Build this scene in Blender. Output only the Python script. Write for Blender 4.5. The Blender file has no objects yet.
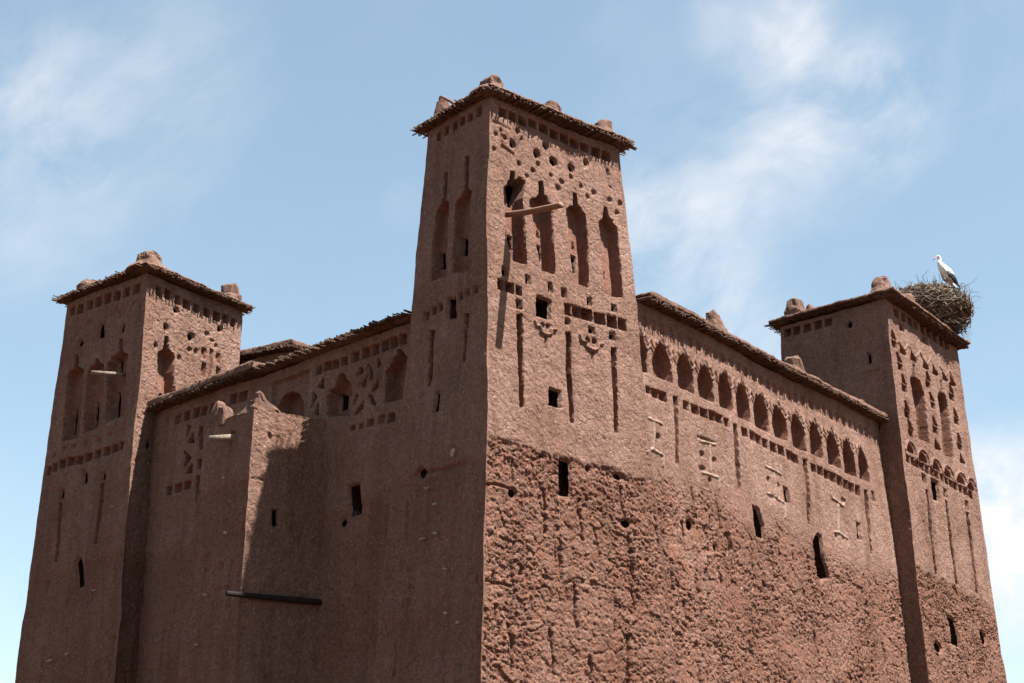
import bpy, bmesh, math, random
import numpy as np
from mathutils import Vector

# ------------------------------------------------------------------ camera, sky, sun, exposure
scene = bpy.context.scene
COL = scene.collection
R = math.radians

cam_data = bpy.data.cameras.new('camera')
cam_data.sensor_width = 36.0
cam_data.lens = 1405.0 / 1024.0 * 36.0
cam_data.clip_start = 0.1
cam_data.clip_end = 20000.0
cam = bpy.data.objects.new('camera', cam_data)
COL.objects.link(cam)
cam.location = (0, 0, 1.6)
cam.rotation_euler = (R(90 + 18.9), 0, 0)
scene.camera = cam

SUN_AZ, SUN_EL = 121.0, 62.0           # azimuth clockwise from +Y
SUN_DIR = Vector((math.sin(R(SUN_AZ)) * math.cos(R(SUN_EL)), math.cos(R(SUN_AZ)) * math.cos(R(SUN_EL)), math.sin(R(SUN_EL))))
sun_data = bpy.data.lights.new('sun', 'SUN')
sun_data.energy = 5.0
sun_data.angle = R(0.53)
sun_data.color = (1.0, 0.975, 0.94)
sun = bpy.data.objects.new('sun', sun_data)
COL.objects.link(sun)
sun.rotation_euler = SUN_DIR.to_track_quat('Z', 'Y').to_euler()
sun.location = (20, -10, 40)

scene.view_settings.view_transform = 'Standard'
scene.view_settings.look = 'None'
scene.view_settings.gamma = 1.0
scene.view_settings.use_curve_mapping = False
scene.view_settings.exposure = 1.95

world = bpy.data.worlds.new('World')
scene.world = world
world.use_nodes = True


class NT:
    """small helper for building node trees"""
    def __init__(self, tree):
        self.t = tree
        tree.nodes.clear()

    def n(self, kind, **kw):
        nd = self.t.nodes.new(kind)
        for k, v in kw.items():
            if k.startswith('i_'):
                key = k[2:]
                key = int(key) if key.isdigit() else key.replace('_', ' ')
                nd.inputs[key].default_value = v
            else:
                setattr(nd, k, v)
        return nd

    def l(self, a, b):
        self.t.links.new(a, b)

    def math(self, op, a, b=None, clamp=False):
        nd = self.t.nodes.new('ShaderNodeMath')
        nd.operation = op
        nd.use_clamp = clamp
        for i, v in enumerate((a, b)):
            if v is None:
                continue
            if isinstance(v, (int, float)):
                nd.inputs[i].default_value = v
            else:
                self.l(v, nd.inputs[i])
        return nd.outputs[0]

    def mix(self, f, a, b, mode='MIX'):
        nd = self.t.nodes.new('ShaderNodeMix')
        nd.data_type = 'RGBA'
        nd.blend_type = mode
        for idx, v in ((0, f), (6, a), (7, b)):
            if isinstance(v, (int, float)):
                nd.inputs[idx].default_value = v
            elif isinstance(v, tuple):
                nd.inputs[idx].default_value = v if len(v) == 4 else v + (1.0,)
            else:
                self.l(v, nd.inputs[idx])
        return nd.outputs[2]

    def ramp(self, fac, stops):
        nd = self.t.nodes.new('ShaderNodeValToRGB')
        e = nd.color_ramp.elements
        while len(e) < len(stops):
            e.new(0.5)
        for el, (p, c) in zip(e, stops):
            el.position = p
            el.color = c if len(c) == 4 else tuple(c) + (1.0,)
        self.l(fac, nd.inputs[0])
        return nd.outputs[0]


def build_sky():
    w = NT(world.node_tree)
    out = w.n('ShaderNodeOutputWorld')
    bg = w.n('ShaderNodeBackground', i_Strength=SKY_STRENGTH)
    sky = w.n('ShaderNodeTexSky', sky_type='NISHITA', sun_disc=False, sun_elevation=R(SUN_EL), sun_rotation=R(SUN_AZ),
              altitude=1200.0, air_density=1.0, dust_density=0.25, ozone_density=1.0)
    tc = w.n('ShaderNodeTexCoord')
    # wispy cirrus: stretched, warped noise over the directions of the sky
    warp = w.n('ShaderNodeTexNoise', i_Scale=3.0, i_Detail=4.0)
    w.l(tc.outputs['Generated'], warp.inputs['Vector'])
    wv = w.n('ShaderNodeVectorMath', operation='SCALE', i_Scale=0.22)
    sub = w.n('ShaderNodeVectorMath', operation='SUBTRACT')
    sub.inputs[1].default_value = (0.5, 0.5, 0.5)
    w.l(warp.outputs['Color'], sub.inputs[0])
    w.l(sub.outputs[0], wv.inputs[0])
    add = w.n('ShaderNodeVectorMath', operation='ADD')
    w.l(tc.outputs['Generated'], add.inputs[0])
    w.l(wv.outputs[0], add.inputs[1])
    rot = w.n('ShaderNodeVectorRotate', rotation_type='Y_AXIS')
    rot.inputs['Angle'].default_value = R(34)
    w.l(add.outputs[0], rot.inputs['Vector'])
    mp = w.n('ShaderNodeVectorMath', operation='MULTIPLY')
    mp.inputs[1].default_value = (0.95, 1.0, 1.8)
    w.l(rot.outputs[0], mp.inputs[0])
    no = w.n('ShaderNodeTexNoise', i_Scale=9.0, i_Detail=10.0, i_Roughness=0.62)
    w.l(mp.outputs[0], no.inputs['Vector'])
    puff = w.n('ShaderNodeTexNoise', i_Scale=4.5, i_Detail=5.0, i_Roughness=0.5)
    w.l(add.outputs[0], puff.inputs['Vector'])
    wisps = w.ramp(no.outputs['Fac'], [(0.36, (0, 0, 0)), (0.80, (1, 1, 1))])
    wisps = w.math('MULTIPLY', wisps, w.ramp(puff.outputs['Fac'], [(0.38, (0.08, 0.08, 0.08)), (0.62, (1.0, 1.0, 1.0))]))
    total = None
    for direction, spread, amount in CLOUDS:
        dv = Vector(direction).normalized()
        dp = w.n('ShaderNodeVectorMath', operation='DOT_PRODUCT')
        w.l(tc.outputs['Generated'], dp.inputs[0])
        dp.inputs[1].default_value = dv
        mr = w.n('ShaderNodeMapRange', interpolation_type='SMOOTHERSTEP')
        mr.inputs['From Min'].default_value = math.cos(R(spread))
        mr.inputs['From Max'].default_value = 1.0
        mr.inputs['To Max'].default_value = amount
        w.l(dp.outputs['Value'], mr.inputs['Value'])
        total = mr.outputs[0] if total is None else w.math('ADD', total, mr.outputs[0])
    base = w.math('ADD', total, 0.10)
    cov = w.math('MULTIPLY', base, wisps, True)
    cov = w.math('ADD', cov, w.math('MULTIPLY', total, 0.05), True)
    soft = w.n('ShaderNodeGamma', i_Gamma=0.55)
    w.l(sky.outputs[0], soft.inputs['Color'])
    tint = w.mix(1.0, soft.outputs[0], SKY_TINT, 'MULTIPLY')
    col = w.mix(cov, tint, CLOUD_COLOUR)
    w.l(col, bg.inputs['Color'])
    w.l(bg.outputs[0], out.inputs['Surface'])


SKY_STRENGTH = 0.0715
SKY_TINT = (1.26, 1.42, 1.42)
CLOUD_COLOUR = (3.7, 3.7, 3.8, 1.0)
# direction of each cloud bank in the sky, angular spread in degrees, how dense it is
CLOUDS = [
    ((-0.316, 0.851, 0.420), 7.4, 0.32),
    ((-0.265, 0.849, 0.456), 6.1, 0.24),
    ((-0.220, 0.848, 0.482), 4.7, 0.20),
    ((-0.334, 0.848, 0.411), 5.4, 0.26),
    ((0.166, 0.836, 0.522), 3.5, 0.95),
    ((0.196, 0.831, 0.521), 2.7, 0.60),
    ((0.089, 0.866, 0.493), 4.1, 0.30),
    ((0.132, 0.895, 0.426), 4.7, 0.30),
    ((0.173, 0.886, 0.430), 4.3, 0.42),
    ((0.218, 0.866, 0.450), 4.9, 0.75),
    ((0.244, 0.853, 0.462), 4.1, 0.45),
    ((0.125, 0.910, 0.395), 4.7, 0.45),
    ((0.105, 0.926, 0.363), 5.4, 0.60),
    ((0.146, 0.928, 0.341), 4.7, 0.60),
    ((0.164, 0.933, 0.321), 3.4, 0.45),
    ((0.335, 0.923, 0.190), 4.9, 0.80),
    ((0.324, 0.933, 0.159), 6.1, 0.80),
    ((0.310, 0.944, 0.114), 8.1, 0.45),
    ((0.333, 0.808, 0.486), 4.7, 0.20),
    ((-0.330, 0.937, 0.114), 6.8, 0.25),
    ((-0.339, 0.924, 0.177), 5.4, 0.20),
    ((-0.072, 0.908, 0.413), 1.6, 0.40),
]
build_sky()

# ------------------------------------------------------------------ survey of the walls (metres)
# FEATURES: wall face -> (part name, kind, [(distance along the face, height), ...], depth, index of the niche it sits in, line width)
FEATURES = {
 'CR': [
  ('square_recess','poly',[(0.233,15.138),(0.435,15.138),(0.435,14.937),(0.233,14.937)],-0.2,None,0),
  ('square_recess','poly',[(0.487,15.134),(0.691,15.134),(0.691,14.932),(0.487,14.932)],-0.2,None,0),
  ('square_recess','poly',[(0.761,15.132),(0.968,15.132),(0.968,14.928),(0.761,14.928)],-0.2,None,0),
  ('square_recess','poly',[(1.035,15.177),(1.245,15.177),(1.245,14.972),(1.035,14.972)],-0.2,None,0),
  ('square_recess','poly',[(1.324,15.199),(1.537,15.199),(1.537,14.992),(1.324,14.992)],-0.2,None,0),
  ('square_recess','poly',[(1.608,15.18),(1.823,15.18),(1.823,14.972),(1.608,14.972)],-0.2,None,0),
  ('square_recess','poly',[(1.897,15.188),(2.115,15.188),(2.115,14.98),(1.897,14.98)],-0.2,None,0),
  ('square_recess','poly',[(2.181,15.167),(2.401,15.167),(2.401,14.957),(2.181,14.957)],-0.2,None,0),
  ('square_recess','poly',[(2.449,15.161),(2.672,15.161),(2.672,14.95),(2.449,14.95)],-0.2,None,0),
  ('square_recess','poly',[(2.746,15.141),(2.972,15.141),(2.972,14.929),(2.746,14.929)],-0.2,None,0),
  ('square_recess','poly',[(3.04,15.136),(3.27,15.136),(3.27,14.923),(3.04,14.923)],-0.2,None,0),
  ('putlog_hole','round',[(0.655,14.808),(0.779,14.808),(0.779,14.678),(0.655,14.678)],-0.08,None,0),
  ('putlog_hole','round',[(0.501,14.507),(0.661,14.507),(0.661,14.313),(0.501,14.313)],-0.08,None,0),
  ('putlog_hole','round',[(1.415,14.784),(1.569,14.784),(1.569,14.63),(1.415,14.63)],-0.08,None,0),
  ('putlog_hole','round',[(1.151,14.527),(1.315,14.527),(1.315,14.342),(1.151,14.342)],-0.08,None,0),
  ('putlog_hole','round',[(1.575,14.53),(1.782,14.53),(1.782,14.31),(1.575,14.31)],-0.08,None,0),
  ('putlog_hole','round',[(2.061,14.544),(2.232,14.544),(2.232,14.321),(2.061,14.321)],-0.08,None,0),
  ('putlog_hole','round',[(2.515,14.786),(2.65,14.786),(2.65,14.617),(2.515,14.617)],-0.08,None,0),
  (None,'round',[(1.2,14.271),(1.295,14.271),(1.295,14.178),(1.2,14.178)],-0.07,None,0),
  (None,'round',[(0.707,14.093),(0.8,14.093),(0.8,14.002),(0.707,14.002)],-0.07,None,0),
  (None,'round',[(1.049,14.084),(1.143,14.084),(1.143,13.993),(1.049,13.993)],-0.07,None,0),
  (None,'round',[(0.888,13.912),(0.981,13.912),(0.981,13.821),(0.888,13.821)],-0.07,None,0),
  (None,'round',[(1.685,13.877),(1.781,13.877),(1.781,13.784),(1.685,13.784)],-0.07,None,0),
  (None,'round',[(2.05,14.242),(2.149,14.242),(2.149,14.148),(2.05,14.148)],-0.07,None,0),
  (None,'round',[(2.326,14.115),(2.426,14.115),(2.426,14.021),(2.326,14.021)],-0.07,None,0),
  (None,'round',[(2.671,14.095),(2.772,14.095),(2.772,14.0),(2.671,14.0)],-0.07,None,0),
  (None,'round',[(2.483,13.94),(2.583,13.94),(2.583,13.846),(2.483,13.846)],-0.07,None,0),
  (None,'round',[(1.784,14.057),(1.881,14.057),(1.881,13.964),(1.784,13.964)],-0.07,None,0),
  (None,'round',[(1.516,14.108),(1.612,14.108),(1.612,14.015),(1.516,14.015)],-0.07,None,0),
  (None,'round',[(3.105,14.05),(3.208,14.05),(3.208,13.955),(3.105,13.955)],-0.07,None,0),
  (None,'round',[(3.422,14.045),(3.526,14.045),(3.526,13.949),(3.422,13.949)],-0.07,None,0),
  (None,'round',[(3.307,13.791),(3.41,13.791),(3.41,13.696),(3.307,13.696)],-0.07,None,0),
  (None,'round',[(0.089,14.541),(0.18,14.541),(0.18,14.45),(0.089,14.45)],-0.07,None,0),
  (None,'round',[(0.018,14.187),(0.108,14.187),(0.108,14.097),(0.018,14.097)],-0.07,None,0),
  (None,'round',[(0.327,14.525),(0.418,14.525),(0.418,14.434),(0.327,14.434)],-0.07,None,0),
  (None,'line',[(0.272,14.658),(0.275,14.263)],-0.05,None,0.06),
  (None,'line',[(0.084,14.754),(0.472,14.709)],-0.05,None,0.06),
  (None,'line',[(0.834,14.632),(0.631,14.167)],-0.05,None,0.06),
  (None,'line',[(3.177,14.7),(3.149,14.33),(3.389,14.209)],-0.05,None,0.06),
  (None,'line',[(0.275,14.263),(0.602,14.184)],-0.05,None,0.06),
  (None,'line',[(2.93,14.817),(3.154,14.665)],-0.05,None,0.06),
  ('blind_niche','poly',[(0.513,13.775),(0.602,13.802),(0.604,13.608),(0.675,13.567),(0.706,13.491),(0.802,13.449),(0.784,11.881),(0.445,11.865),(0.359,12.335),(0.343,13.382),(0.427,13.449),(0.445,13.539),(0.496,13.584)],-0.3,None,0),
  ('blind_niche','poly',[(1.247,13.822),(1.344,13.843),(1.344,13.556),(1.403,13.53),(1.428,13.431),(1.512,13.392),(1.518,11.878),(1.167,11.866),(1.024,12.642),(0.993,13.324),(1.062,13.408),(1.162,13.429),(1.233,13.544)],-0.3,None,0),
  ('blind_niche','poly',[(2.128,13.833),(2.223,13.848),(2.226,13.58),(2.32,13.563),(2.339,13.46),(2.427,13.442),(2.425,11.813),(2.025,11.809),(1.925,12.639),(1.92,13.404),(2.003,13.493),(2.109,13.537)],-0.26,None,0),
  ('blind_niche','poly',[(2.983,13.779),(3.071,13.791),(3.092,13.568),(3.181,13.527),(3.199,13.422),(3.311,13.388),(3.346,11.821),(2.876,11.791),(2.83,12.584),(2.825,13.382),(2.921,13.453),(2.955,13.537)],-0.26,None,0),
  ('window_opening','poly',[(0.588,13.567),(0.732,13.738),(0.879,13.719),(0.872,13.546),(0.743,13.169),(0.635,13.146)],-0.37,41,0),
  ('window_opening','poly',[(0.58,12.569),(0.727,12.569),(0.727,12.235),(0.58,12.235)],-0.37,41,0),
  ('window_opening','poly',[(1.277,12.549),(1.438,12.549),(1.438,12.186),(1.277,12.186)],-0.37,42,0),
  (None,'poly',[(1.343,12.884),(1.385,12.908),(1.425,12.708),(1.304,12.696)],-0.38,42,0),
  ('window_opening','poly',[(2.139,12.529),(2.317,12.529),(2.317,12.134),(2.139,12.134)],-0.33,43,0),
  (None,'poly',[(2.213,12.847),(2.255,12.849),(2.294,12.655),(2.18,12.641)],-0.34,43,0),
  ('slit_recess','poly',[(3.057,12.418),(3.122,12.417),(3.129,12.23),(3.065,12.231)],-0.4,44,0),
  ('putlog_hole','poly',[(0.188,11.653),(0.301,11.653),(0.301,11.493),(0.188,11.493)],-0.08,None,0),
  ('putlog_hole','poly',[(0.735,11.64),(0.871,11.64),(0.871,11.462),(0.735,11.462)],-0.08,None,0),
  ('putlog_hole','poly',[(1.316,11.644),(1.435,11.644),(1.435,11.446),(1.316,11.446)],-0.08,None,0),
  ('putlog_hole','poly',[(1.69,11.602),(1.811,11.602),(1.811,11.428),(1.69,11.428)],-0.08,None,0),
  ('putlog_hole','poly',[(2.376,11.573),(2.501,11.573),(2.501,11.405),(2.376,11.405)],-0.08,None,0),
  ('putlog_hole','poly',[(3.026,11.584),(3.156,11.584),(3.156,11.414),(3.026,11.414)],-0.08,None,0),
  ('square_recess','poly',[(0.063,11.387),(0.218,11.387),(0.218,11.168),(0.063,11.168)],-0.2,None,0),
  ('square_recess','poly',[(0.25,11.372),(0.449,11.372),(0.449,11.153),(0.25,11.153)],-0.2,None,0),
  ('square_recess','poly',[(0.499,11.345),(0.633,11.345),(0.633,11.168),(0.499,11.168)],-0.2,None,0),
  ('putlog_hole','poly',[(0.487,11.053),(0.62,11.053),(0.62,10.878),(0.487,10.878)],-0.08,None,0),
  ('square_recess','poly',[(1.734,11.31),(1.933,11.31),(1.933,11.062),(1.734,11.062)],-0.22,None,0),
  ('square_recess','poly',[(1.963,11.309),(2.191,11.309),(2.191,11.071),(1.963,11.071)],-0.22,None,0),
  ('square_recess','poly',[(2.213,11.317),(2.499,11.317),(2.499,11.066),(2.213,11.066)],-0.22,None,0),
  ('square_recess','poly',[(2.54,11.297),(2.829,11.297),(2.829,11.056),(2.54,11.056)],-0.22,None,0),
  ('square_recess','poly',[(2.872,11.302),(3.138,11.302),(3.138,11.048),(2.872,11.048)],-0.22,None,0),
  ('square_recess','poly',[(3.181,11.287),(3.408,11.287),(3.408,11.054),(3.181,11.054)],-0.22,None,0),
  ('putlog_hole','poly',[(1.757,10.979),(1.876,10.979),(1.876,10.845),(1.757,10.845)],-0.08,None,0),
  ('putlog_hole','poly',[(2.372,10.953),(2.536,10.953),(2.536,10.802),(2.372,10.802)],-0.08,None,0),
  ('putlog_hole','poly',[(2.945,10.949),(3.085,10.949),(3.085,10.79),(2.945,10.79)],-0.08,None,0),
  ('window_opening','poly',[(1.01,11.294),(1.385,11.274),(1.349,10.846),(0.975,10.827)],-0.08,None,0),
  ('window_opening','poly',[(1.259,9.427),(1.554,9.425),(1.533,9.075),(1.239,9.07)],-0.08,None,0),
  ('slit_recess','poly',[(0.494,10.741),(0.612,10.779),(0.578,8.922),(0.493,8.906)],-0.2,None,0),
  ('slit_recess','poly',[(1.762,10.669),(1.893,10.688),(1.834,8.836),(1.752,8.831)],-0.2,None,0),
  ('slit_recess','poly',[(2.976,10.63),(3.12,10.64),(3.009,8.841),(2.942,8.839)],-0.2,None,0),
  ('lozenge_relief','line',[(0.926,10.723),(0.952,10.616),(1.065,10.626),(1.072,10.514),(1.196,10.48),(1.344,10.534),(1.349,10.628),(1.479,10.657),(1.503,10.757)],0.05,None,0.05),
  (None,'line',[(1.194,10.449),(1.182,10.221)],-0.05,None,0.05),
  (None,'round',[(1.086,10.719),(1.175,10.719),(1.175,10.625),(1.086,10.625)],-0.1,None,0),
  (None,'round',[(1.225,10.735),(1.315,10.735),(1.315,10.641),(1.225,10.641)],-0.1,None,0),
  ('lozenge_relief','line',[(2.116,10.685),(2.141,10.57),(2.273,10.572),(2.293,10.472),(2.443,10.441),(2.58,10.491),(2.608,10.593),(2.725,10.64)],0.05,None,0.05),
  (None,'line',[(2.441,10.409),(2.43,10.165)],-0.05,None,0.05),
  (None,'round',[(2.297,10.694),(2.391,10.694),(2.391,10.587),(2.297,10.587)],-0.1,None,0),
  (None,'round',[(2.464,10.7),(2.559,10.7),(2.559,10.603),(2.464,10.603)],-0.1,None,0),
  ('window_opening','poly',[(1.434,8.044),(1.749,8.021),(1.705,7.325),(1.397,7.317)],-0.08,None,0),
  ('putlog_hole','round',[(0.167,7.295),(0.364,7.295),(0.364,7.094),(0.167,7.094)],-0.08,None,0),
  ('putlog_hole','round',[(0.937,8.052),(1.075,8.052),(1.075,7.952),(0.937,7.952)],-0.08,None,0),
  ('putlog_hole','round',[(2.109,8.017),(2.261,8.017),(2.261,7.868),(2.109,7.868)],-0.08,None,0),
  ('putlog_hole','round',[(2.847,8.01),(3.112,8.01),(3.112,7.858),(2.847,7.858)],-0.08,None,0),
  ('putlog_hole','round',[(2.992,7.148),(3.255,7.148),(3.255,6.953),(2.992,6.953)],-0.08,None,0),
  (None,'line',[(0.281,7.832),(0.274,7.392)],-0.08,None,0.034999999999999996),
  (None,'line',[(0.283,6.318),(0.194,5.971),(0.215,5.463),(0.17,5.142),(0.178,4.577)],-0.08,None,0.055999999999999994),
  (None,'line',[(3.007,7.891),(3.016,7.474),(3.144,6.938),(3.183,6.307),(3.108,5.941),(3.197,5.418)],-0.08,None,0.041999999999999996),
  (None,'line',[(-0.361,7.255),(-0.12,7.29),(0.203,7.273)],-0.08,None,0.034999999999999996),
  (None,'line',[(-0.363,6.365),(-0.047,6.354),(0.272,6.317),(0.437,6.379)],-0.08,None,0.034999999999999996),
  (None,'line',[(1.31,7.1),(1.237,6.608),(1.281,6.093)],-0.08,None,0.020999999999999998),
  (None,'line',[(2.285,6.829),(2.365,6.304),(2.257,5.635)],-0.08,None,0.0245),
  (None,'line',[(-0.388,5.578),(0.133,5.529)],-0.08,None,0.027999999999999997),
 ],
 'CL': [
  ('square_recess','poly',[(0.44,15.19),(0.252,15.19),(0.252,14.977),(0.44,14.977)],-0.2,None,0),
  ('square_recess','poly',[(0.689,15.15),(0.53,15.15),(0.53,14.951),(0.689,14.951)],-0.2,None,0),
  ('square_recess','poly',[(0.928,15.158),(0.767,15.158),(0.767,14.957),(0.928,14.957)],-0.2,None,0),
  ('square_recess','poly',[(1.17,15.15),(1.006,15.15),(1.006,14.948),(1.17,14.948)],-0.2,None,0),
  ('square_recess','poly',[(1.469,15.157),(1.303,15.157),(1.303,14.954),(1.469,14.954)],-0.2,None,0),
  ('square_recess','poly',[(1.742,15.143),(1.607,15.143),(1.607,14.939),(1.742,14.939)],-0.2,None,0),
  ('blind_niche','poly',[(0.727,14.185),(0.622,14.152),(0.569,13.464),(0.419,13.339),(0.423,13.129),(0.391,11.668),(0.897,11.788),(0.922,13.304),(0.784,13.362),(0.691,13.472)],-0.22,None,0),
  ('blind_niche','poly',[(1.398,14.113),(1.311,14.081),(1.267,13.46),(1.153,13.348),(1.075,11.739),(1.587,11.81),(1.591,13.32),(1.449,13.379),(1.373,13.476)],-0.22,None,0),
  ('window_opening','poly',[(0.913,12.606),(0.706,12.538),(0.684,12.127),(0.889,12.17)],-0.29,6,0),
  ('window_opening','poly',[(1.598,12.522),(1.394,12.457),(1.389,12.046),(1.579,12.076)],-0.29,7,0),
  ('window_opening','poly',[(1.061,11.273),(0.772,11.245),(0.772,10.761),(1.071,10.822)],-0.08,None,0),
  ('putlog_hole','poly',[(1.848,11.176),(1.672,11.176),(1.672,11.014),(1.848,11.014)],-0.08,None,0),
  ('putlog_hole','poly',[(1.594,11.206),(1.455,11.206),(1.455,11.045),(1.594,11.045)],-0.08,None,0),
  ('putlog_hole','poly',[(1.376,11.217),(1.239,11.217),(1.239,11.068),(1.376,11.068)],-0.08,None,0),
  ('putlog_hole','poly',[(0.68,11.275),(0.565,11.275),(0.565,11.128),(0.68,11.128)],-0.08,None,0),
  ('putlog_hole','poly',[(0.479,11.271),(0.364,11.271),(0.364,11.125),(0.479,11.125)],-0.08,None,0),
  ('putlog_hole','poly',[(0.248,11.268),(0.135,11.268),(0.135,11.124),(0.248,11.124)],-0.08,None,0),
  ('slit_recess','poly',[(1.571,10.731),(1.416,10.689),(1.461,9.583),(1.538,9.601)],-0.25,None,0),
  ('slit_recess','poly',[(0.492,10.777),(0.386,10.747),(0.434,9.84),(0.498,9.857)],-0.25,None,0),
  ('window_opening','poly',[(1.279,9.397),(1.137,9.364),(1.126,8.976),(1.296,8.971)],-0.08,None,0),
  ('putlog_hole','round',[(1.681,7.922),(1.389,7.922),(1.389,7.71),(1.681,7.71)],-0.08,None,0),
  (None,'line',[(1.903,7.827),(1.129,7.79),(0.286,7.782)],-0.04,None,0.05),
 ],
 'RW': [
  ('square_recess','poly',[(-0.02,11.579),(0.18,11.579),(0.18,11.339),(-0.02,11.339)],-0.05,None,0),
  ('square_recess','poly',[(0.34,11.575),(0.54,11.575),(0.54,11.335),(0.34,11.335)],-0.05,None,0),
  ('square_recess','poly',[(0.7,11.571),(0.9,11.571),(0.9,11.331),(0.7,11.331)],-0.05,None,0),
  ('square_recess','poly',[(1.06,11.568),(1.26,11.568),(1.26,11.328),(1.06,11.328)],-0.05,None,0),
  ('square_recess','poly',[(1.42,11.564),(1.62,11.564),(1.62,11.324),(1.42,11.324)],-0.05,None,0),
  ('square_recess','poly',[(1.78,11.56),(1.98,11.56),(1.98,11.32),(1.78,11.32)],-0.05,None,0),
  ('square_recess','poly',[(2.14,11.556),(2.34,11.556),(2.34,11.316),(2.14,11.316)],-0.05,None,0),
  ('square_recess','poly',[(2.5,11.552),(2.7,11.552),(2.7,11.312),(2.5,11.312)],-0.05,None,0),
  ('square_recess','poly',[(2.86,11.549),(3.06,11.549),(3.06,11.309),(2.86,11.309)],-0.05,None,0),
  ('square_recess','poly',[(3.22,11.545),(3.42,11.545),(3.42,11.305),(3.22,11.305)],-0.05,None,0),
  ('square_recess','poly',[(3.58,11.541),(3.78,11.541),(3.78,11.301),(3.58,11.301)],-0.05,None,0),
  ('square_recess','poly',[(3.94,11.537),(4.14,11.537),(4.14,11.297),(3.94,11.297)],-0.05,None,0),
  ('square_recess','poly',[(4.3,11.533),(4.5,11.533),(4.5,11.293),(4.3,11.293)],-0.05,None,0),
  ('square_recess','poly',[(4.66,11.53),(4.86,11.53),(4.86,11.29),(4.66,11.29)],-0.05,None,0),
  ('square_recess','poly',[(5.02,11.526),(5.22,11.526),(5.22,11.286),(5.02,11.286)],-0.05,None,0),
  ('square_recess','poly',[(5.38,11.522),(5.58,11.522),(5.58,11.282),(5.38,11.282)],-0.05,None,0),
  ('square_recess','poly',[(5.74,11.518),(5.94,11.518),(5.94,11.278),(5.74,11.278)],-0.05,None,0),
  ('square_recess','poly',[(6.1,11.514),(6.3,11.514),(6.3,11.274),(6.1,11.274)],-0.05,None,0),
  ('square_recess','poly',[(6.46,11.511),(6.66,11.511),(6.66,11.271),(6.46,11.271)],-0.05,None,0),
  ('square_recess','poly',[(6.82,11.507),(7.02,11.507),(7.02,11.267),(6.82,11.267)],-0.05,None,0),
  ('square_recess','poly',[(7.18,11.503),(7.38,11.503),(7.38,11.263),(7.18,11.263)],-0.05,None,0),
  ('square_recess','poly',[(7.54,11.499),(7.74,11.499),(7.74,11.259),(7.54,11.259)],-0.05,None,0),
  ('square_recess','poly',[(7.9,11.495),(8.1,11.495),(8.1,11.255),(7.9,11.255)],-0.05,None,0),
  ('square_recess','poly',[(8.26,11.492),(8.46,11.492),(8.46,11.252),(8.26,11.252)],-0.05,None,0),
  ('square_recess','poly',[(8.62,11.488),(8.82,11.488),(8.82,11.248),(8.62,11.248)],-0.05,None,0),
  ('square_recess','poly',[(8.98,11.484),(9.18,11.484),(9.18,11.244),(8.98,11.244)],-0.05,None,0),
  ('square_recess','poly',[(9.34,11.48),(9.54,11.48),(9.54,11.24),(9.34,11.24)],-0.05,None,0),
  ('square_recess','poly',[(9.7,11.476),(9.9,11.476),(9.9,11.236),(9.7,11.236)],-0.05,None,0),
  ('square_recess','poly',[(10.06,11.473),(10.26,11.473),(10.26,11.233),(10.06,11.233)],-0.05,None,0),
  ('square_recess','poly',[(10.42,11.469),(10.62,11.469),(10.62,11.229),(10.42,11.229)],-0.05,None,0),
  ('square_recess','poly',[(10.78,11.465),(10.98,11.465),(10.98,11.225),(10.78,11.225)],-0.05,None,0),
  ('arched_niche','poly',[(-0.181,11.128),(-0.05,11.058),(0.05,10.948),(0.12,10.828),(0.151,10.668),(0.149,10.33),(-0.471,10.326),(-0.471,10.668),(-0.44,10.818),(-0.36,10.948),(-0.26,11.048)],-0.3,None,0),
  ('arched_niche','poly',[(0.683,11.128),(0.81,11.058),(0.91,10.948),(0.98,10.828),(1.053,10.668),(1.037,10.327),(0.347,10.318),(0.347,10.668),(0.42,10.818),(0.5,10.948),(0.6,11.048)],-0.3,None,0),
  ('arched_niche','poly',[(1.612,11.073),(1.696,11.003),(1.796,10.893),(1.866,10.773),(1.897,10.613),(1.873,10.266),(1.275,10.278),(1.275,10.613),(1.306,10.763),(1.386,10.893),(1.486,10.993)],-0.3,None,0),
  ('arched_niche','poly',[(2.426,11.058),(2.528,10.988),(2.628,10.878),(2.698,10.758),(2.735,10.598),(2.713,10.261),(2.101,10.276),(2.101,10.598),(2.138,10.748),(2.218,10.878),(2.318,10.978)],-0.3,None,0),
  ('arched_niche','poly',[(3.287,11.054),(3.387,10.984),(3.487,10.874),(3.557,10.754),(3.587,10.594),(3.572,10.234),(2.967,10.221),(2.967,10.594),(2.997,10.744),(3.077,10.874),(3.177,10.974)],-0.3,None,0),
  ('arched_niche','poly',[(4.138,11.052),(4.226,10.982),(4.326,10.872),(4.396,10.752),(4.426,10.592),(4.41,10.189),(3.806,10.181),(3.806,10.592),(3.836,10.742),(3.916,10.872),(4.016,10.972)],-0.3,None,0),
  ('arched_niche','poly',[(5.021,11.027),(5.11,10.957),(5.21,10.847),(5.28,10.727),(5.339,10.567),(5.324,10.175),(4.661,10.171),(4.661,10.567),(4.72,10.717),(4.8,10.847),(4.9,10.947)],-0.3,None,0),
  ('arched_niche','poly',[(5.868,10.961),(5.99,10.891),(6.09,10.781),(6.16,10.661),(6.211,10.501),(6.186,10.131),(5.549,10.113),(5.549,10.501),(5.6,10.651),(5.68,10.781),(5.78,10.881)],-0.3,None,0),
  ('arched_niche','poly',[(6.753,10.946),(6.861,10.876),(6.961,10.766),(7.031,10.646),(7.094,10.486),(7.079,10.079),(6.408,10.072),(6.408,10.486),(6.471,10.636),(6.551,10.766),(6.651,10.866)],-0.3,None,0),
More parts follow.
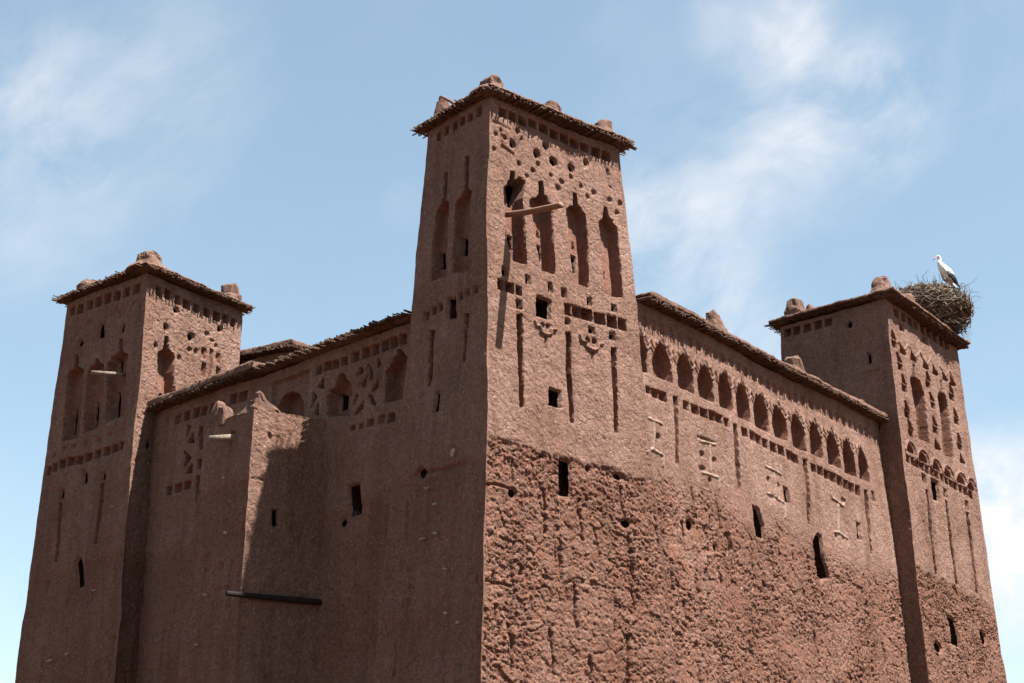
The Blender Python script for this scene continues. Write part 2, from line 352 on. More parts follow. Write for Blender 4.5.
  ('arched_niche','poly',[(7.618,10.932),(7.746,10.862),(7.846,10.752),(7.916,10.632),(7.953,10.472),(7.934,10.086),(7.319,10.077),(7.319,10.472),(7.356,10.622),(7.436,10.752),(7.536,10.852)],-0.3,None,0),
  ('arched_niche','poly',[(8.554,10.903),(8.66,10.833),(8.76,10.723),(8.83,10.603),(8.9,10.443),(8.873,10.028),(8.2,10.012),(8.2,10.443),(8.27,10.593),(8.35,10.723),(8.45,10.823)],-0.3,None,0),
  ('arched_niche','poly',[(9.447,10.908),(9.55,10.838),(9.65,10.728),(9.72,10.608),(9.759,10.448),(9.752,9.985),(9.121,9.978),(9.121,10.448),(9.16,10.598),(9.24,10.728),(9.34,10.828)],-0.3,None,0),
  ('arched_niche','poly',[(10.352,10.842),(10.45,10.772),(10.55,10.662),(10.62,10.542),(10.673,10.382),(10.646,9.958),(10.007,9.976),(10.007,10.382),(10.06,10.532),(10.14,10.662),(10.24,10.762)],-0.3,None,0),
  ('zigzag_frieze','line',[(-0.09,11.253),(-0.0,11.083),(0.07,11.163),(0.16,10.963),(0.27,11.123),(0.38,10.943),(0.47,11.123),(0.54,11.043),(0.63,11.203)],0.035,None,0.045),
  (None,'line',[(0.14,10.843),(0.27,10.963),(0.4,10.823)],0.03,None,0.04),
  ('zigzag_frieze','line',[(0.783,11.231),(0.873,11.061),(0.943,11.141),(1.033,10.941),(1.143,11.101),(1.253,10.921),(1.343,11.101),(1.413,11.021),(1.503,11.181)],0.035,None,0.045),
  (None,'line',[(1.013,10.821),(1.143,10.941),(1.273,10.801)],0.03,None,0.04),
  ('zigzag_frieze','line',[(1.642,11.209),(1.732,11.039),(1.802,11.119),(1.892,10.919),(2.002,11.079),(2.112,10.899),(2.202,11.079),(2.272,10.999),(2.362,11.159)],0.035,None,0.045),
  (None,'line',[(1.872,10.799),(2.002,10.919),(2.132,10.779)],0.03,None,0.04),
  ('zigzag_frieze','line',[(2.488,11.188),(2.578,11.018),(2.647,11.098),(2.738,10.898),(2.848,11.058),(2.958,10.878),(3.048,11.058),(3.118,10.978),(3.208,11.138)],0.035,None,0.045),
  (None,'line',[(2.718,10.778),(2.848,10.898),(2.978,10.758)],0.03,None,0.04),
  ('zigzag_frieze','line',[(3.337,11.167),(3.426,10.997),(3.496,11.077),(3.587,10.877),(3.696,11.037),(3.806,10.857),(3.897,11.037),(3.966,10.957),(4.056,11.117)],0.035,None,0.045),
  (None,'line',[(3.567,10.757),(3.696,10.877),(3.826,10.737)],0.03,None,0.04),
  ('zigzag_frieze','line',[(4.198,11.145),(4.288,10.975),(4.358,11.055),(4.448,10.855),(4.558,11.015),(4.668,10.835),(4.758,11.015),(4.828,10.935),(4.918,11.095)],0.035,None,0.045),
  (None,'line',[(4.428,10.735),(4.558,10.855),(4.688,10.715)],0.03,None,0.04),
  ('zigzag_frieze','line',[(5.08,11.123),(5.17,10.953),(5.24,11.033),(5.33,10.833),(5.44,10.993),(5.55,10.813),(5.64,10.993),(5.71,10.913),(5.8,11.073)],0.035,None,0.045),
  (None,'line',[(5.31,10.713),(5.44,10.833),(5.57,10.693)],0.03,None,0.04),
  ('zigzag_frieze','line',[(5.955,11.101),(6.046,10.931),(6.115,11.011),(6.205,10.811),(6.316,10.971),(6.426,10.791),(6.516,10.971),(6.585,10.891),(6.676,11.051)],0.035,None,0.045),
  (None,'line',[(6.186,10.691),(6.316,10.811),(6.446,10.671)],0.03,None,0.04),
  ('zigzag_frieze','line',[(6.833,11.078),(6.924,10.908),(6.994,10.988),(7.083,10.788),(7.194,10.948),(7.304,10.768),(7.394,10.948),(7.463,10.868),(7.554,11.028)],0.035,None,0.045),
  (None,'line',[(7.064,10.668),(7.194,10.788),(7.324,10.648)],0.03,None,0.04),
  ('zigzag_frieze','line',[(7.733,11.056),(7.823,10.886),(7.893,10.966),(7.983,10.766),(8.093,10.926),(8.203,10.746),(8.293,10.926),(8.363,10.846),(8.453,11.006)],0.035,None,0.045),
  (None,'line',[(7.963,10.646),(8.093,10.766),(8.223,10.626)],0.03,None,0.04),
  ('zigzag_frieze','line',[(8.635,11.033),(8.725,10.863),(8.795,10.943),(8.885,10.743),(8.995,10.903),(9.105,10.723),(9.195,10.903),(9.265,10.823),(9.355,10.983)],0.035,None,0.045),
  (None,'line',[(8.865,10.623),(8.995,10.743),(9.125,10.603)],0.03,None,0.04),
  ('zigzag_frieze','line',[(9.53,11.01),(9.62,10.84),(9.69,10.92),(9.78,10.72),(9.89,10.88),(10.0,10.7),(10.09,10.88),(10.16,10.8),(10.25,10.96)],0.035,None,0.045),
  (None,'line',[(9.76,10.6),(9.89,10.72),(10.02,10.58)],0.03,None,0.04),
  ('square_recess','poly',[(0.004,10.033),(0.196,10.033),(0.196,9.88),(0.004,9.88)],-0.18,None,0),
  ('square_recess','poly',[(0.219,10.025),(0.55,10.025),(0.55,9.837),(0.219,9.837)],-0.18,None,0),
  ('square_recess','poly',[(0.553,10.029),(0.798,10.029),(0.798,9.823),(0.553,9.823)],-0.18,None,0),
  ('square_recess','poly',[(1.418,10.002),(1.642,10.002),(1.642,9.817),(1.418,9.817)],-0.18,None,0),
  ('square_recess','poly',[(1.708,9.999),(2.017,9.999),(2.017,9.804),(1.708,9.804)],-0.18,None,0),
  ('square_recess','poly',[(2.044,10.011),(2.376,10.011),(2.376,9.805),(2.044,9.805)],-0.18,None,0),
  ('square_recess','poly',[(2.42,10.018),(2.741,10.018),(2.741,9.811),(2.42,9.811)],-0.18,None,0),
  ('square_recess','poly',[(2.751,10.01),(3.025,10.01),(3.025,9.801),(2.751,9.801)],-0.18,None,0),
  ('square_recess','poly',[(3.058,9.968),(3.284,9.968),(3.284,9.776),(3.058,9.776)],-0.18,None,0),
  ('square_recess','poly',[(3.901,9.967),(4.175,9.967),(4.175,9.756),(3.901,9.756)],-0.18,None,0),
  ('square_recess','poly',[(4.269,9.955),(4.527,9.955),(4.527,9.743),(4.269,9.743)],-0.18,None,0),
  ('square_recess','poly',[(4.561,9.946),(4.824,9.946),(4.824,9.732),(4.561,9.732)],-0.18,None,0),
  ('square_recess','poly',[(4.875,9.927),(5.162,9.927),(5.162,9.712),(4.875,9.712)],-0.18,None,0),
  ('square_recess','poly',[(5.232,9.912),(5.545,9.912),(5.545,9.684),(5.232,9.684)],-0.18,None,0),
  ('square_recess','poly',[(5.598,9.905),(5.917,9.905),(5.917,9.675),(5.598,9.675)],-0.18,None,0),
  ('square_recess','poly',[(6.0,9.888),(6.325,9.888),(6.325,9.657),(6.0,9.657)],-0.18,None,0),
  ('square_recess','poly',[(6.327,9.866),(6.569,9.866),(6.569,9.644),(6.327,9.644)],-0.18,None,0),
  ('square_recess','poly',[(7.202,9.806),(7.454,9.806),(7.454,9.612),(7.202,9.612)],-0.18,None,0),
  ('square_recess','poly',[(7.506,9.819),(7.807,9.819),(7.807,9.602),(7.506,9.602)],-0.18,None,0),
  ('square_recess','poly',[(7.864,9.81),(8.195,9.81),(8.195,9.58),(7.864,9.58)],-0.18,None,0),
  ('square_recess','poly',[(8.218,9.793),(8.53,9.793),(8.53,9.561),(8.218,9.561)],-0.18,None,0),
  ('square_recess','poly',[(8.579,9.783),(8.896,9.783),(8.896,9.55),(8.579,9.55)],-0.18,None,0),
  ('square_recess','poly',[(8.933,9.769),(9.23,9.769),(9.23,9.535),(8.933,9.535)],-0.18,None,0),
  ('square_recess','poly',[(9.255,9.75),(9.556,9.75),(9.556,9.514),(9.255,9.514)],-0.18,None,0),
  ('square_recess','poly',[(9.616,9.722),(9.87,9.722),(9.87,9.484),(9.616,9.484)],-0.18,None,0),
  ('slit_recess','poly',[(1.056,10.0),(1.205,10.022),(1.085,8.588),(0.986,8.568)],-0.22,None,0),
  ('slit_recess','poly',[(3.503,9.912),(3.692,9.939),(3.572,8.454),(3.468,8.435)],-0.22,None,0),
  ('slit_recess','poly',[(6.844,9.832),(7.031,9.854),(6.842,8.258),(6.734,8.251)],-0.22,None,0),
  ('slit_recess','poly',[(10.137,9.664),(10.314,9.68),(10.19,8.036),(10.075,8.019)],-0.22,None,0),
  ('window_opening','poly',[(5.672,8.931),(5.895,8.933),(5.915,8.557),(5.643,8.558)],-0.08,None,0),
  ('window_opening','poly',[(9.486,8.754),(9.702,8.758),(9.659,8.307),(9.422,8.307)],-0.08,None,0),
  ('window_opening','poly',[(6.898,7.828),(7.029,8.004),(7.206,8.094),(7.363,8.04),(7.359,7.585),(7.517,7.218),(7.584,7.025),(6.962,6.93),(6.89,7.287)],-0.08,None,0),
  ('window_opening','poly',[(4.024,8.173),(4.304,8.17),(4.475,7.792),(4.47,7.498),(4.055,7.5),(4.022,7.756)],-0.08,None,0),
  ('putlog_hole','round',[(1.21,7.489),(1.527,7.489),(1.527,7.238),(1.21,7.238)],-0.08,None,0),
  ('putlog_hole','round',[(2.16,7.085),(2.408,7.085),(2.408,6.901),(2.16,6.901)],-0.08,None,0),
  ('putlog_hole','round',[(2.67,7.388),(2.869,7.388),(2.869,7.272),(2.67,7.272)],-0.08,None,0),
  ('putlog_hole','poly',[(10.588,9.706),(10.8,9.706),(10.8,9.464),(10.588,9.464)],-0.08,None,0),
  ('relief_motif','line',[(8.132,9.336),(8.166,9.136),(8.828,9.061),(8.936,9.273)],0.03,None,0.052),
  ('relief_motif','line',[(8.517,9.018),(8.389,8.331)],0.03,None,0.052),
  ('relief_motif','line',[(8.087,8.293),(8.465,8.317),(8.905,8.258),(8.858,8.021)],0.03,None,0.052),
  ('relief_motif','line',[(4.872,9.438),(4.872,9.22),(5.604,9.192),(5.631,9.393)],0.03,None,0.052),
  ('relief_motif','line',[(5.278,9.202),(5.164,8.58)],0.03,None,0.052),
  ('relief_motif','line',[(4.804,8.573),(5.203,8.539),(5.569,8.497),(5.509,8.161)],0.03,None,0.052),
  ('relief_motif','line',[(2.021,9.404),(1.992,9.239),(2.643,9.284),(2.656,9.448)],0.03,None,0.052),
  ('relief_motif','line',[(2.413,9.214),(2.332,8.632)],0.03,None,0.052),
  ('relief_motif','line',[(1.976,8.675),(1.981,8.564),(2.68,8.563),(2.636,8.329)],0.03,None,0.052),
  ('relief_motif','line',[(-0.073,9.32),(0.154,9.306),(0.488,9.315)],0.03,None,0.052),
  ('relief_motif','line',[(0.151,9.283),(0.089,8.71)],0.03,None,0.052),
  ('relief_motif','line',[(-0.218,8.562),(0.024,8.675),(0.475,8.618),(0.457,8.4)],0.03,None,0.052),
  (None,'round',[(0.228,9.049),(0.371,9.049),(0.371,8.933),(0.228,8.933)],-0.07,None,0),
  (None,'round',[(1.982,9.023),(2.157,9.023),(2.157,8.901),(1.982,8.901)],-0.07,None,0),
  (None,'round',[(2.477,8.986),(2.639,8.986),(2.639,8.863),(2.477,8.863)],-0.07,None,0),
  (None,'round',[(1.91,8.692),(2.118,8.692),(2.118,8.609),(1.91,8.609)],-0.07,None,0),
  (None,'round',[(2.208,8.483),(2.331,8.483),(2.331,8.381),(2.208,8.381)],-0.07,None,0),
  (None,'round',[(2.038,9.337),(2.572,9.337),(2.572,9.29),(2.038,9.29)],-0.07,None,0),
  (None,'round',[(4.87,8.998),(5.032,8.998),(5.032,8.848),(4.87,8.848)],-0.06,None,0),
  (None,'round',[(4.76,8.578),(5.103,8.578),(5.103,8.499),(4.76,8.499)],-0.06,None,0),
  (None,'round',[(8.749,9.258),(8.92,9.258),(8.92,9.148),(8.749,9.148)],-0.06,None,0),
  (None,'round',[(8.148,8.264),(8.265,8.264),(8.265,8.137),(8.148,8.137)],-0.06,None,0),
  (None,'round',[(8.577,8.306),(8.696,8.306),(8.696,8.178),(8.577,8.178)],-0.06,None,0),
  (None,'round',[(5.372,8.953),(5.496,8.953),(5.496,8.832),(5.372,8.832)],-0.06,None,0),
  (None,'line',[(1.706,6.504),(1.703,5.774)],-0.08,None,0.037500000000000006),
  (None,'line',[(0.384,6.067),(0.342,5.427)],-0.08,None,0.045),
  (None,'line',[(4.406,6.158),(4.323,5.344)],-0.08,None,0.037500000000000006),
  (None,'line',[(3.32,5.146),(3.345,4.613)],-0.08,None,0.045),
  (None,'line',[(6.015,4.898),(5.996,4.52),(5.915,3.974)],-0.08,None,0.037500000000000006),
  (None,'line',[(1.359,4.58),(1.363,4.184)],-0.08,None,0.037500000000000006),
  (None,'line',[(6.146,6.959),(6.034,6.203)],-0.08,None,0.026250000000000002),
  (None,'line',[(7.421,6.134),(7.335,5.524)],-0.08,None,0.026250000000000002),
  (None,'line',[(0.839,7.379),(0.732,6.567)],-0.08,None,0.03),
 ],
 'LW': [
  ('square_recess','poly',[(3.136,11.101),(2.893,11.101),(2.893,10.885),(3.136,10.885)],-0.2,None,0),
  ('square_recess','poly',[(2.819,11.114),(2.591,11.114),(2.591,10.908),(2.819,10.908)],-0.2,None,0),
  ('square_recess','poly',[(2.551,11.086),(2.302,11.086),(2.302,10.889),(2.551,10.889)],-0.2,None,0),
  ('square_recess','poly',[(2.223,11.088),(2.001,11.088),(2.001,10.909),(2.223,10.909)],-0.2,None,0),
  ('square_recess','poly',[(1.888,11.12),(1.622,11.12),(1.622,10.909),(1.888,10.909)],-0.2,None,0),
  ('square_recess','poly',[(1.528,11.141),(1.266,11.141),(1.266,10.916),(1.528,10.916)],-0.2,None,0),
  ('square_recess','poly',[(1.207,11.139),(0.95,11.139),(0.95,10.916),(1.207,10.916)],-0.2,None,0),
  ('square_recess','poly',[(0.864,11.168),(0.633,11.168),(0.633,10.923),(0.864,10.923)],-0.2,None,0),
  ('square_recess','poly',[(0.58,11.166),(0.364,11.166),(0.364,10.923),(0.58,10.923)],-0.2,None,0),
  ('square_recess','poly',[(0.301,11.159),(0.087,11.159),(0.087,10.917),(0.301,10.917)],-0.2,None,0),
  ('square_recess','poly',[(8.743,11.062),(8.518,11.062),(8.518,10.823),(8.743,10.823)],-0.2,None,0),
  ('square_recess','poly',[(8.348,11.068),(8.083,11.068),(8.083,10.831),(8.348,10.831)],-0.2,None,0),
  ('square_recess','poly',[(7.979,11.064),(7.689,11.064),(7.689,10.828),(7.979,10.828)],-0.2,None,0),
  ('square_recess','poly',[(7.619,11.051),(7.377,11.051),(7.377,10.818),(7.619,10.818)],-0.2,None,0),
  ('square_recess','poly',[(7.246,11.046),(6.993,11.046),(6.993,10.814),(7.246,10.814)],-0.2,None,0),
  ('square_recess','poly',[(6.901,11.056),(6.596,11.056),(6.596,10.81),(6.901,10.81)],-0.2,None,0),
  ('square_recess','poly',[(6.394,11.108),(6.122,11.108),(6.122,10.871),(6.394,10.871)],-0.2,None,0),
  ('square_recess','poly',[(6.034,11.115),(5.7,11.115),(5.7,10.872),(6.034,10.872)],-0.2,None,0),
  ('blind_niche','poly',[(2.252,10.739),(2.159,10.711),(2.088,10.584),(1.927,10.45),(1.858,10.336),(1.823,9.708),(2.594,9.844),(2.657,10.311),(2.523,10.382),(2.381,10.49),(2.334,10.638)],-0.3,None,0),
  ('window_opening','poly',[(2.605,10.444),(2.273,10.333),(2.26,9.967),(2.562,9.965)],-0.37,18,0),
  ('blind_niche','poly',[(0.358,10.828),(0.29,10.812),(0.2,10.695),(0.11,10.578),(-0.034,10.45),(-0.049,9.736),(0.665,9.755),(0.697,10.466),(0.551,10.547),(0.475,10.664),(0.366,10.696)],-0.32,None,0),
  ('triangular_recess','poly',[(2.805,10.763),(2.783,10.538),(3.007,10.607)],-0.26,None,0),
  ('triangular_recess','poly',[(3.123,10.511),(2.985,10.381),(3.154,10.196)],-0.26,None,0),
  ('triangular_recess','poly',[(2.937,10.211),(2.913,9.968),(3.059,9.997)],-0.26,None,0),
  ('triangular_recess','poly',[(1.597,10.749),(1.501,10.648),(1.662,10.607)],-0.26,None,0),
  ('triangular_recess','poly',[(1.366,10.559),(1.414,10.279),(1.525,10.361)],-0.26,None,0),
  ('triangular_recess','poly',[(0.993,10.804),(0.897,10.666),(1.008,10.614)],-0.26,None,0),
  ('triangular_recess','poly',[(0.936,10.404),(0.947,10.177),(1.112,10.097)],-0.26,None,0),
  ('triangular_recess','poly',[(1.197,10.077),(0.945,9.757),(1.124,9.87)],-0.26,None,0),
  ('triangular_recess','poly',[(1.389,9.965),(1.406,9.815),(1.588,9.699)],-0.26,None,0),
  ('triangular_recess','poly',[(1.698,10.185),(1.623,10.13),(1.708,9.954)],-0.26,None,0),
  ('triangular_recess','poly',[(1.247,10.747),(1.165,10.417),(1.279,10.404)],-0.26,None,0),
  (None,'line',[(1.707,10.656),(1.284,10.096),(1.656,9.674)],0.04,None,0.07),
  (None,'line',[(1.283,10.833),(0.875,10.352),(1.223,10.044),(0.854,9.663)],0.04,None,0.07),
  (None,'line',[(1.336,10.767),(1.643,10.368)],0.04,None,0.07),
  ('square_recess','poly',[(0.547,9.49),(0.346,9.49),(0.346,9.294),(0.547,9.294)],-0.16,None,0),
  ('square_recess','poly',[(0.838,9.519),(0.668,9.519),(0.668,9.329),(0.838,9.329)],-0.16,None,0),
  ('square_recess','poly',[(1.187,9.496),(0.992,9.496),(0.992,9.32),(1.187,9.32)],-0.16,None,0),
  ('square_recess','poly',[(1.484,9.456),(1.32,9.456),(1.32,9.333),(1.484,9.333)],-0.16,None,0),
  ('square_recess','poly',[(1.769,9.464),(1.615,9.464),(1.615,9.347),(1.769,9.347)],-0.16,None,0),
  ('recessed_panel','poly',[(4.721,11.112),(3.376,11.107),(3.276,9.94),(4.626,10.142)],-0.12,None,0),
  ('arched_niche','poly',[(4.541,10.183),(4.56,10.532),(4.419,10.744),(4.095,10.799),(3.786,10.643),(3.585,10.363),(3.57,10.023)],-0.42,40,0),
  ('triangular_recess','poly',[(8.159,10.693),(7.991,10.62),(8.161,10.369)],-0.28,None,0),
  ('triangular_recess','poly',[(7.878,10.445),(7.818,10.204),(8.049,10.247)],-0.28,None,0),
  ('triangular_recess','poly',[(8.182,10.071),(7.901,9.86),(8.146,9.652)],-0.28,None,0),
  ('triangular_recess','poly',[(7.843,9.719),(7.806,9.499),(8.047,9.52)],-0.28,None,0),
  ('triangular_recess','poly',[(7.641,10.532),(7.484,10.501),(7.474,10.001),(7.591,10.043)],-0.28,None,0),
  ('triangular_recess','poly',[(7.637,9.773),(7.467,9.743),(7.445,9.523),(7.628,9.594)],-0.28,None,0),
  ('square_recess','poly',[(8.842,9.318),(8.562,9.318),(8.562,9.105),(8.842,9.105)],-0.2,None,0),
  ('square_recess','poly',[(8.457,9.314),(8.181,9.314),(8.181,9.119),(8.457,9.119)],-0.2,None,0),
  ('square_recess','poly',[(8.084,9.32),(7.812,9.32),(7.812,9.126),(8.084,9.126)],-0.2,None,0),
  ('slit_recess','poly',[(7.606,9.374),(7.425,9.355),(7.366,8.732),(7.548,8.76)],-0.25,None,0),
  ('window_opening','poly',[(1.674,8.156),(1.281,8.151),(1.239,7.479),(1.618,7.491)],-0.08,None,0),
  ('putlog_hole','round',[(1.948,7.494),(1.712,7.494),(1.712,7.299),(1.948,7.299)],-0.08,None,0),
 ],
 'LL': [
  ('square_recess','poly',[(3.363,14.839),(3.118,14.839),(3.118,14.607),(3.363,14.607)],-0.22,None,0),
  ('square_recess','poly',[(2.984,14.819),(2.687,14.819),(2.687,14.577),(2.984,14.577)],-0.22,None,0),
  ('square_recess','poly',[(2.543,14.829),(2.25,14.829),(2.25,14.566),(2.543,14.566)],-0.22,None,0),
  ('square_recess','poly',[(2.152,14.84),(1.881,14.84),(1.881,14.567),(2.152,14.567)],-0.22,None,0),
  ('square_recess','poly',[(1.748,14.837),(1.463,14.837),(1.463,14.566),(1.748,14.566)],-0.22,None,0),
  ('square_recess','poly',[(1.348,14.827),(1.085,14.827),(1.085,14.568),(1.348,14.568)],-0.22,None,0),
  ('square_recess','poly',[(0.957,14.845),(0.715,14.845),(0.715,14.588),(0.957,14.588)],-0.22,None,0),
  ('square_recess','poly',[(0.568,14.845),(0.295,14.845),(0.295,14.568),(0.568,14.568)],-0.22,None,0),
  (None,'line',[(2.424,14.301),(2.215,14.118),(2.0,14.256)],-0.05,None,0.06),
  (None,'line',[(1.372,14.163),(1.144,14.295),(1.01,14.104)],-0.05,None,0.06),
  (None,'line',[(0.55,14.206),(0.37,14.347),(0.153,14.111)],-0.05,None,0.06),
  ('window_opening','poly',[(1.829,14.12),(1.719,14.03),(1.594,13.63),(1.907,13.673),(1.93,13.972)],-0.08,None,0),
  ('putlog_hole','round',[(0.951,13.84),(0.745,13.84),(0.745,13.556),(0.951,13.556)],-0.08,None,0),
  ('putlog_hole','round',[(2.791,13.811),(2.554,13.811),(2.554,13.586),(2.791,13.586)],-0.08,None,0),
  ('blind_niche','poly',[(0.889,13.42),(0.771,13.404),(0.703,13.016),(0.508,12.922),(0.51,12.564),(0.407,11.284),(1.098,11.22),(1.313,12.835),(1.067,12.938),(0.958,13.019),(0.839,13.045)],-0.28,None,0),
  ('blind_niche','poly',[(1.893,13.104),(1.778,13.08),(1.693,12.941),(1.464,12.841),(1.353,12.018),(1.373,11.109),(2.056,11.103),(2.179,12.596),(2.109,12.897),(1.908,12.96)],-0.28,None,0),
  ('blind_niche','poly',[(2.785,13.385),(2.677,13.373),(2.603,13.0),(2.361,12.87),(2.307,12.465),(2.249,11.009),(2.984,11.033),(3.113,12.839),(2.991,12.974),(2.774,12.982)],-0.28,None,0),
  ('window_opening','poly',[(1.156,12.124),(1.005,12.129),(0.926,11.837),(0.92,11.339),(1.113,11.34),(1.139,11.792)],-0.35,14,0),
  ('window_opening','poly',[(2.081,12.006),(1.939,12.014),(1.854,11.709),(1.852,11.249),(2.022,11.245),(2.067,11.705)],-0.35,15,0),
  ('window_opening','poly',[(3.009,11.987),(2.86,11.976),(2.797,11.664),(2.793,11.206),(2.999,11.206),(3.011,11.703)],-0.35,16,0),
  ('window_opening','poly',[(1.18,13.008),(0.977,12.98),(0.945,12.517),(1.133,12.556)],-0.35,14,0),
  ('square_recess','poly',[(3.569,10.386),(3.308,10.386),(3.308,10.162),(3.569,10.162)],-0.2,None,0),
  ('square_recess','poly',[(3.256,10.449),(2.997,10.449),(2.997,10.226),(3.256,10.226)],-0.2,None,0),
  ('square_recess','poly',[(2.925,10.479),(2.639,10.479),(2.639,10.258),(2.925,10.258)],-0.2,None,0),
  ('square_recess','poly',[(2.603,10.501),(2.275,10.501),(2.275,10.28),(2.603,10.28)],-0.2,None,0),
  ('square_recess','poly',[(2.241,10.493),(1.918,10.493),(1.918,10.274),(2.241,10.274)],-0.2,None,0),
  ('square_recess','poly',[(1.862,10.516),(1.543,10.516),(1.543,10.298),(1.862,10.298)],-0.2,None,0),
  ('square_recess','poly',[(1.486,10.532),(1.2,10.532),(1.2,10.315),(1.486,10.315)],-0.2,None,0),
  ('square_recess','poly',[(1.113,10.537),(0.831,10.537),(0.831,10.321),(1.113,10.321)],-0.2,None,0),
  ('square_recess','poly',[(0.773,10.546),(0.494,10.546),(0.494,10.332),(0.773,10.332)],-0.2,None,0),
  ('square_recess','poly',[(0.442,10.554),(0.235,10.554),(0.235,10.341),(0.442,10.341)],-0.2,None,0),
  (None,'round',[(3.319,10.736),(3.135,10.736),(3.135,10.611),(3.319,10.611)],-0.08,None,0),
  (None,'round',[(2.914,10.84),(2.702,10.84),(2.702,10.715),(2.914,10.715)],-0.08,None,0),
  (None,'round',[(2.48,10.853),(2.272,10.853),(2.272,10.729),(2.48,10.729)],-0.08,None,0),
  (None,'round',[(1.979,10.854),(1.774,10.854),(1.774,10.73),(1.979,10.73)],-0.08,None,0),
  (None,'round',[(1.486,10.854),(1.285,10.854),(1.285,10.732),(1.486,10.732)],-0.08,None,0),
  (None,'round',[(1.009,10.898),(0.811,10.898),(0.811,10.776),(1.009,10.776)],-0.08,None,0),
  ('window_opening','poly',[(1.807,10.078),(1.671,9.956),(1.632,9.683),(1.872,9.694),(1.874,9.988)],-0.08,None,0),
  ('putlog_hole','poly',[(2.805,9.691),(2.597,9.691),(2.597,9.439),(2.805,9.439)],-0.08,None,0),
  ('putlog_hole','poly',[(1.059,9.895),(0.863,9.895),(0.863,9.666),(1.059,9.666)],-0.08,None,0),
  ('slit_recess','poly',[(2.765,9.322),(2.631,9.303),(2.589,7.809),(2.691,7.821)],-0.2,None,0),
  ('slit_recess','poly',[(1.049,9.596),(0.909,9.575),(0.942,8.099),(1.067,8.114)],-0.2,None,0),
  ('window_opening','poly',[(1.67,7.841),(1.525,7.809),(1.352,7.075),(1.587,7.02),(1.775,7.677)],-0.08,None,0),
 ],
 'LR': [
  ('square_recess','poly',[(0.334,14.784),(0.529,14.784),(0.529,14.508),(0.334,14.508)],-0.22,None,0),
  ('square_recess','poly',[(0.663,14.812),(0.861,14.812),(0.861,14.533),(0.663,14.533)],-0.22,None,0),
  ('square_recess','poly',[(1.0,14.766),(1.201,14.766),(1.201,14.51),(1.0,14.51)],-0.22,None,0),
  ('square_recess','poly',[(1.294,14.747),(1.529,14.747),(1.529,14.489),(1.294,14.489)],-0.22,None,0),
  ('square_recess','poly',[(1.662,14.734),(1.869,14.734),(1.869,14.499),(1.662,14.499)],-0.22,None,0),
  ('square_recess','poly',[(2.03,14.713),(2.256,14.713),(2.256,14.476),(2.03,14.476)],-0.22,None,0),
  ('square_recess','poly',[(2.384,14.716),(2.615,14.716),(2.615,14.477),(2.384,14.477)],-0.22,None,0),
  ('square_recess','poly',[(2.735,14.751),(2.952,14.751),(2.952,14.485),(2.735,14.485)],-0.22,None,0),
  ('square_recess','poly',[(3.042,14.709),(3.211,14.709),(3.211,14.467),(3.042,14.467)],-0.22,None,0),
  ('putlog_hole','round',[(1.005,14.405),(1.19,14.405),(1.19,14.235),(1.005,14.235)],-0.08,None,0),
  ('putlog_hole','round',[(0.664,13.841),(0.861,13.841),(0.861,13.638),(0.664,13.638)],-0.08,None,0),
  ('putlog_hole','round',[(1.547,13.846),(1.783,13.846),(1.783,13.614),(1.547,13.614)],-0.08,None,0),
  ('putlog_hole','round',[(2.561,14.356),(2.759,14.356),(2.759,14.155),(2.561,14.155)],-0.08,None,0),
  ('blind_niche','poly',[(0.741,13.478),(0.839,13.507),(0.876,13.196),(1.075,13.101),(1.12,12.993),(1.183,11.785),(0.64,11.65),(0.547,12.983),(0.691,13.101)],-0.36,None,0),
  ('window_opening','round',[(0.919,12.091),(1.128,12.091),(1.128,11.788),(0.919,11.788)],-0.43,13,0),
  ('slit_recess','poly',[(2.072,13.537),(2.216,13.537),(2.216,13.268),(2.072,13.268)],-0.1,None,0),
  ('slit_recess','poly',[(2.114,13.118),(2.242,13.118),(2.242,12.778),(2.114,12.778)],-0.1,None,0),
  ('slit_recess','poly',[(2.357,13.578),(2.454,13.578),(2.454,12.63),(2.357,12.63)],-0.1,None,0),
  ('slit_recess','poly',[(2.596,13.552),(2.727,13.552),(2.727,13.293),(2.596,13.293)],-0.1,None,0),
  ('slit_recess','poly',[(2.637,13.125),(2.768,13.125),(2.768,12.769),(2.637,12.769)],-0.1,None,0),
  (None,'round',[(1.746,12.338),(1.839,12.338),(1.839,12.196),(1.746,12.196)],-0.09,None,0),
  (None,'round',[(1.897,12.522),(1.991,12.522),(1.991,12.271),(1.897,12.271)],-0.09,None,0),
  (None,'round',[(2.051,12.594),(2.146,12.594),(2.146,12.402),(2.051,12.402)],-0.09,None,0),
  (None,'round',[(1.583,13.439),(1.709,13.439),(1.709,13.331),(1.583,13.331)],-0.09,None,0),
  (None,'round',[(1.807,13.445),(1.918,13.445),(1.918,13.3),(1.807,13.3)],-0.09,None,0),
  (None,'round',[(1.25,13.128),(1.357,13.128),(1.357,12.985),(1.25,12.985)],-0.09,None,0),
  (None,'round',[(2.137,14.041),(2.299,14.041),(2.299,13.93),(2.137,13.93)],-0.09,None,0),
  (None,'round',[(2.504,13.789),(2.619,13.789),(2.619,13.69),(2.504,13.69)],-0.09,None,0),
  (None,'round',[(2.325,13.885),(2.455,13.885),(2.455,13.81),(2.325,13.81)],-0.09,None,0),
  (None,'round',[(0.363,13.227),(0.481,13.227),(0.481,13.086),(0.363,13.086)],-0.09,None,0),
  ('putlog_hole','poly',[(0.327,10.568),(0.495,10.568),(0.495,10.372),(0.327,10.372)],-0.08,None,0),
  ('putlog_hole','poly',[(0.528,10.588),(0.698,10.588),(0.698,10.391),(0.528,10.391)],-0.08,None,0),
 ],
 'RL': [
  ('square_recess','poly',[(3.331,15.224),(3.089,15.224),(3.089,14.985),(3.331,14.985)],-0.22,None,0),
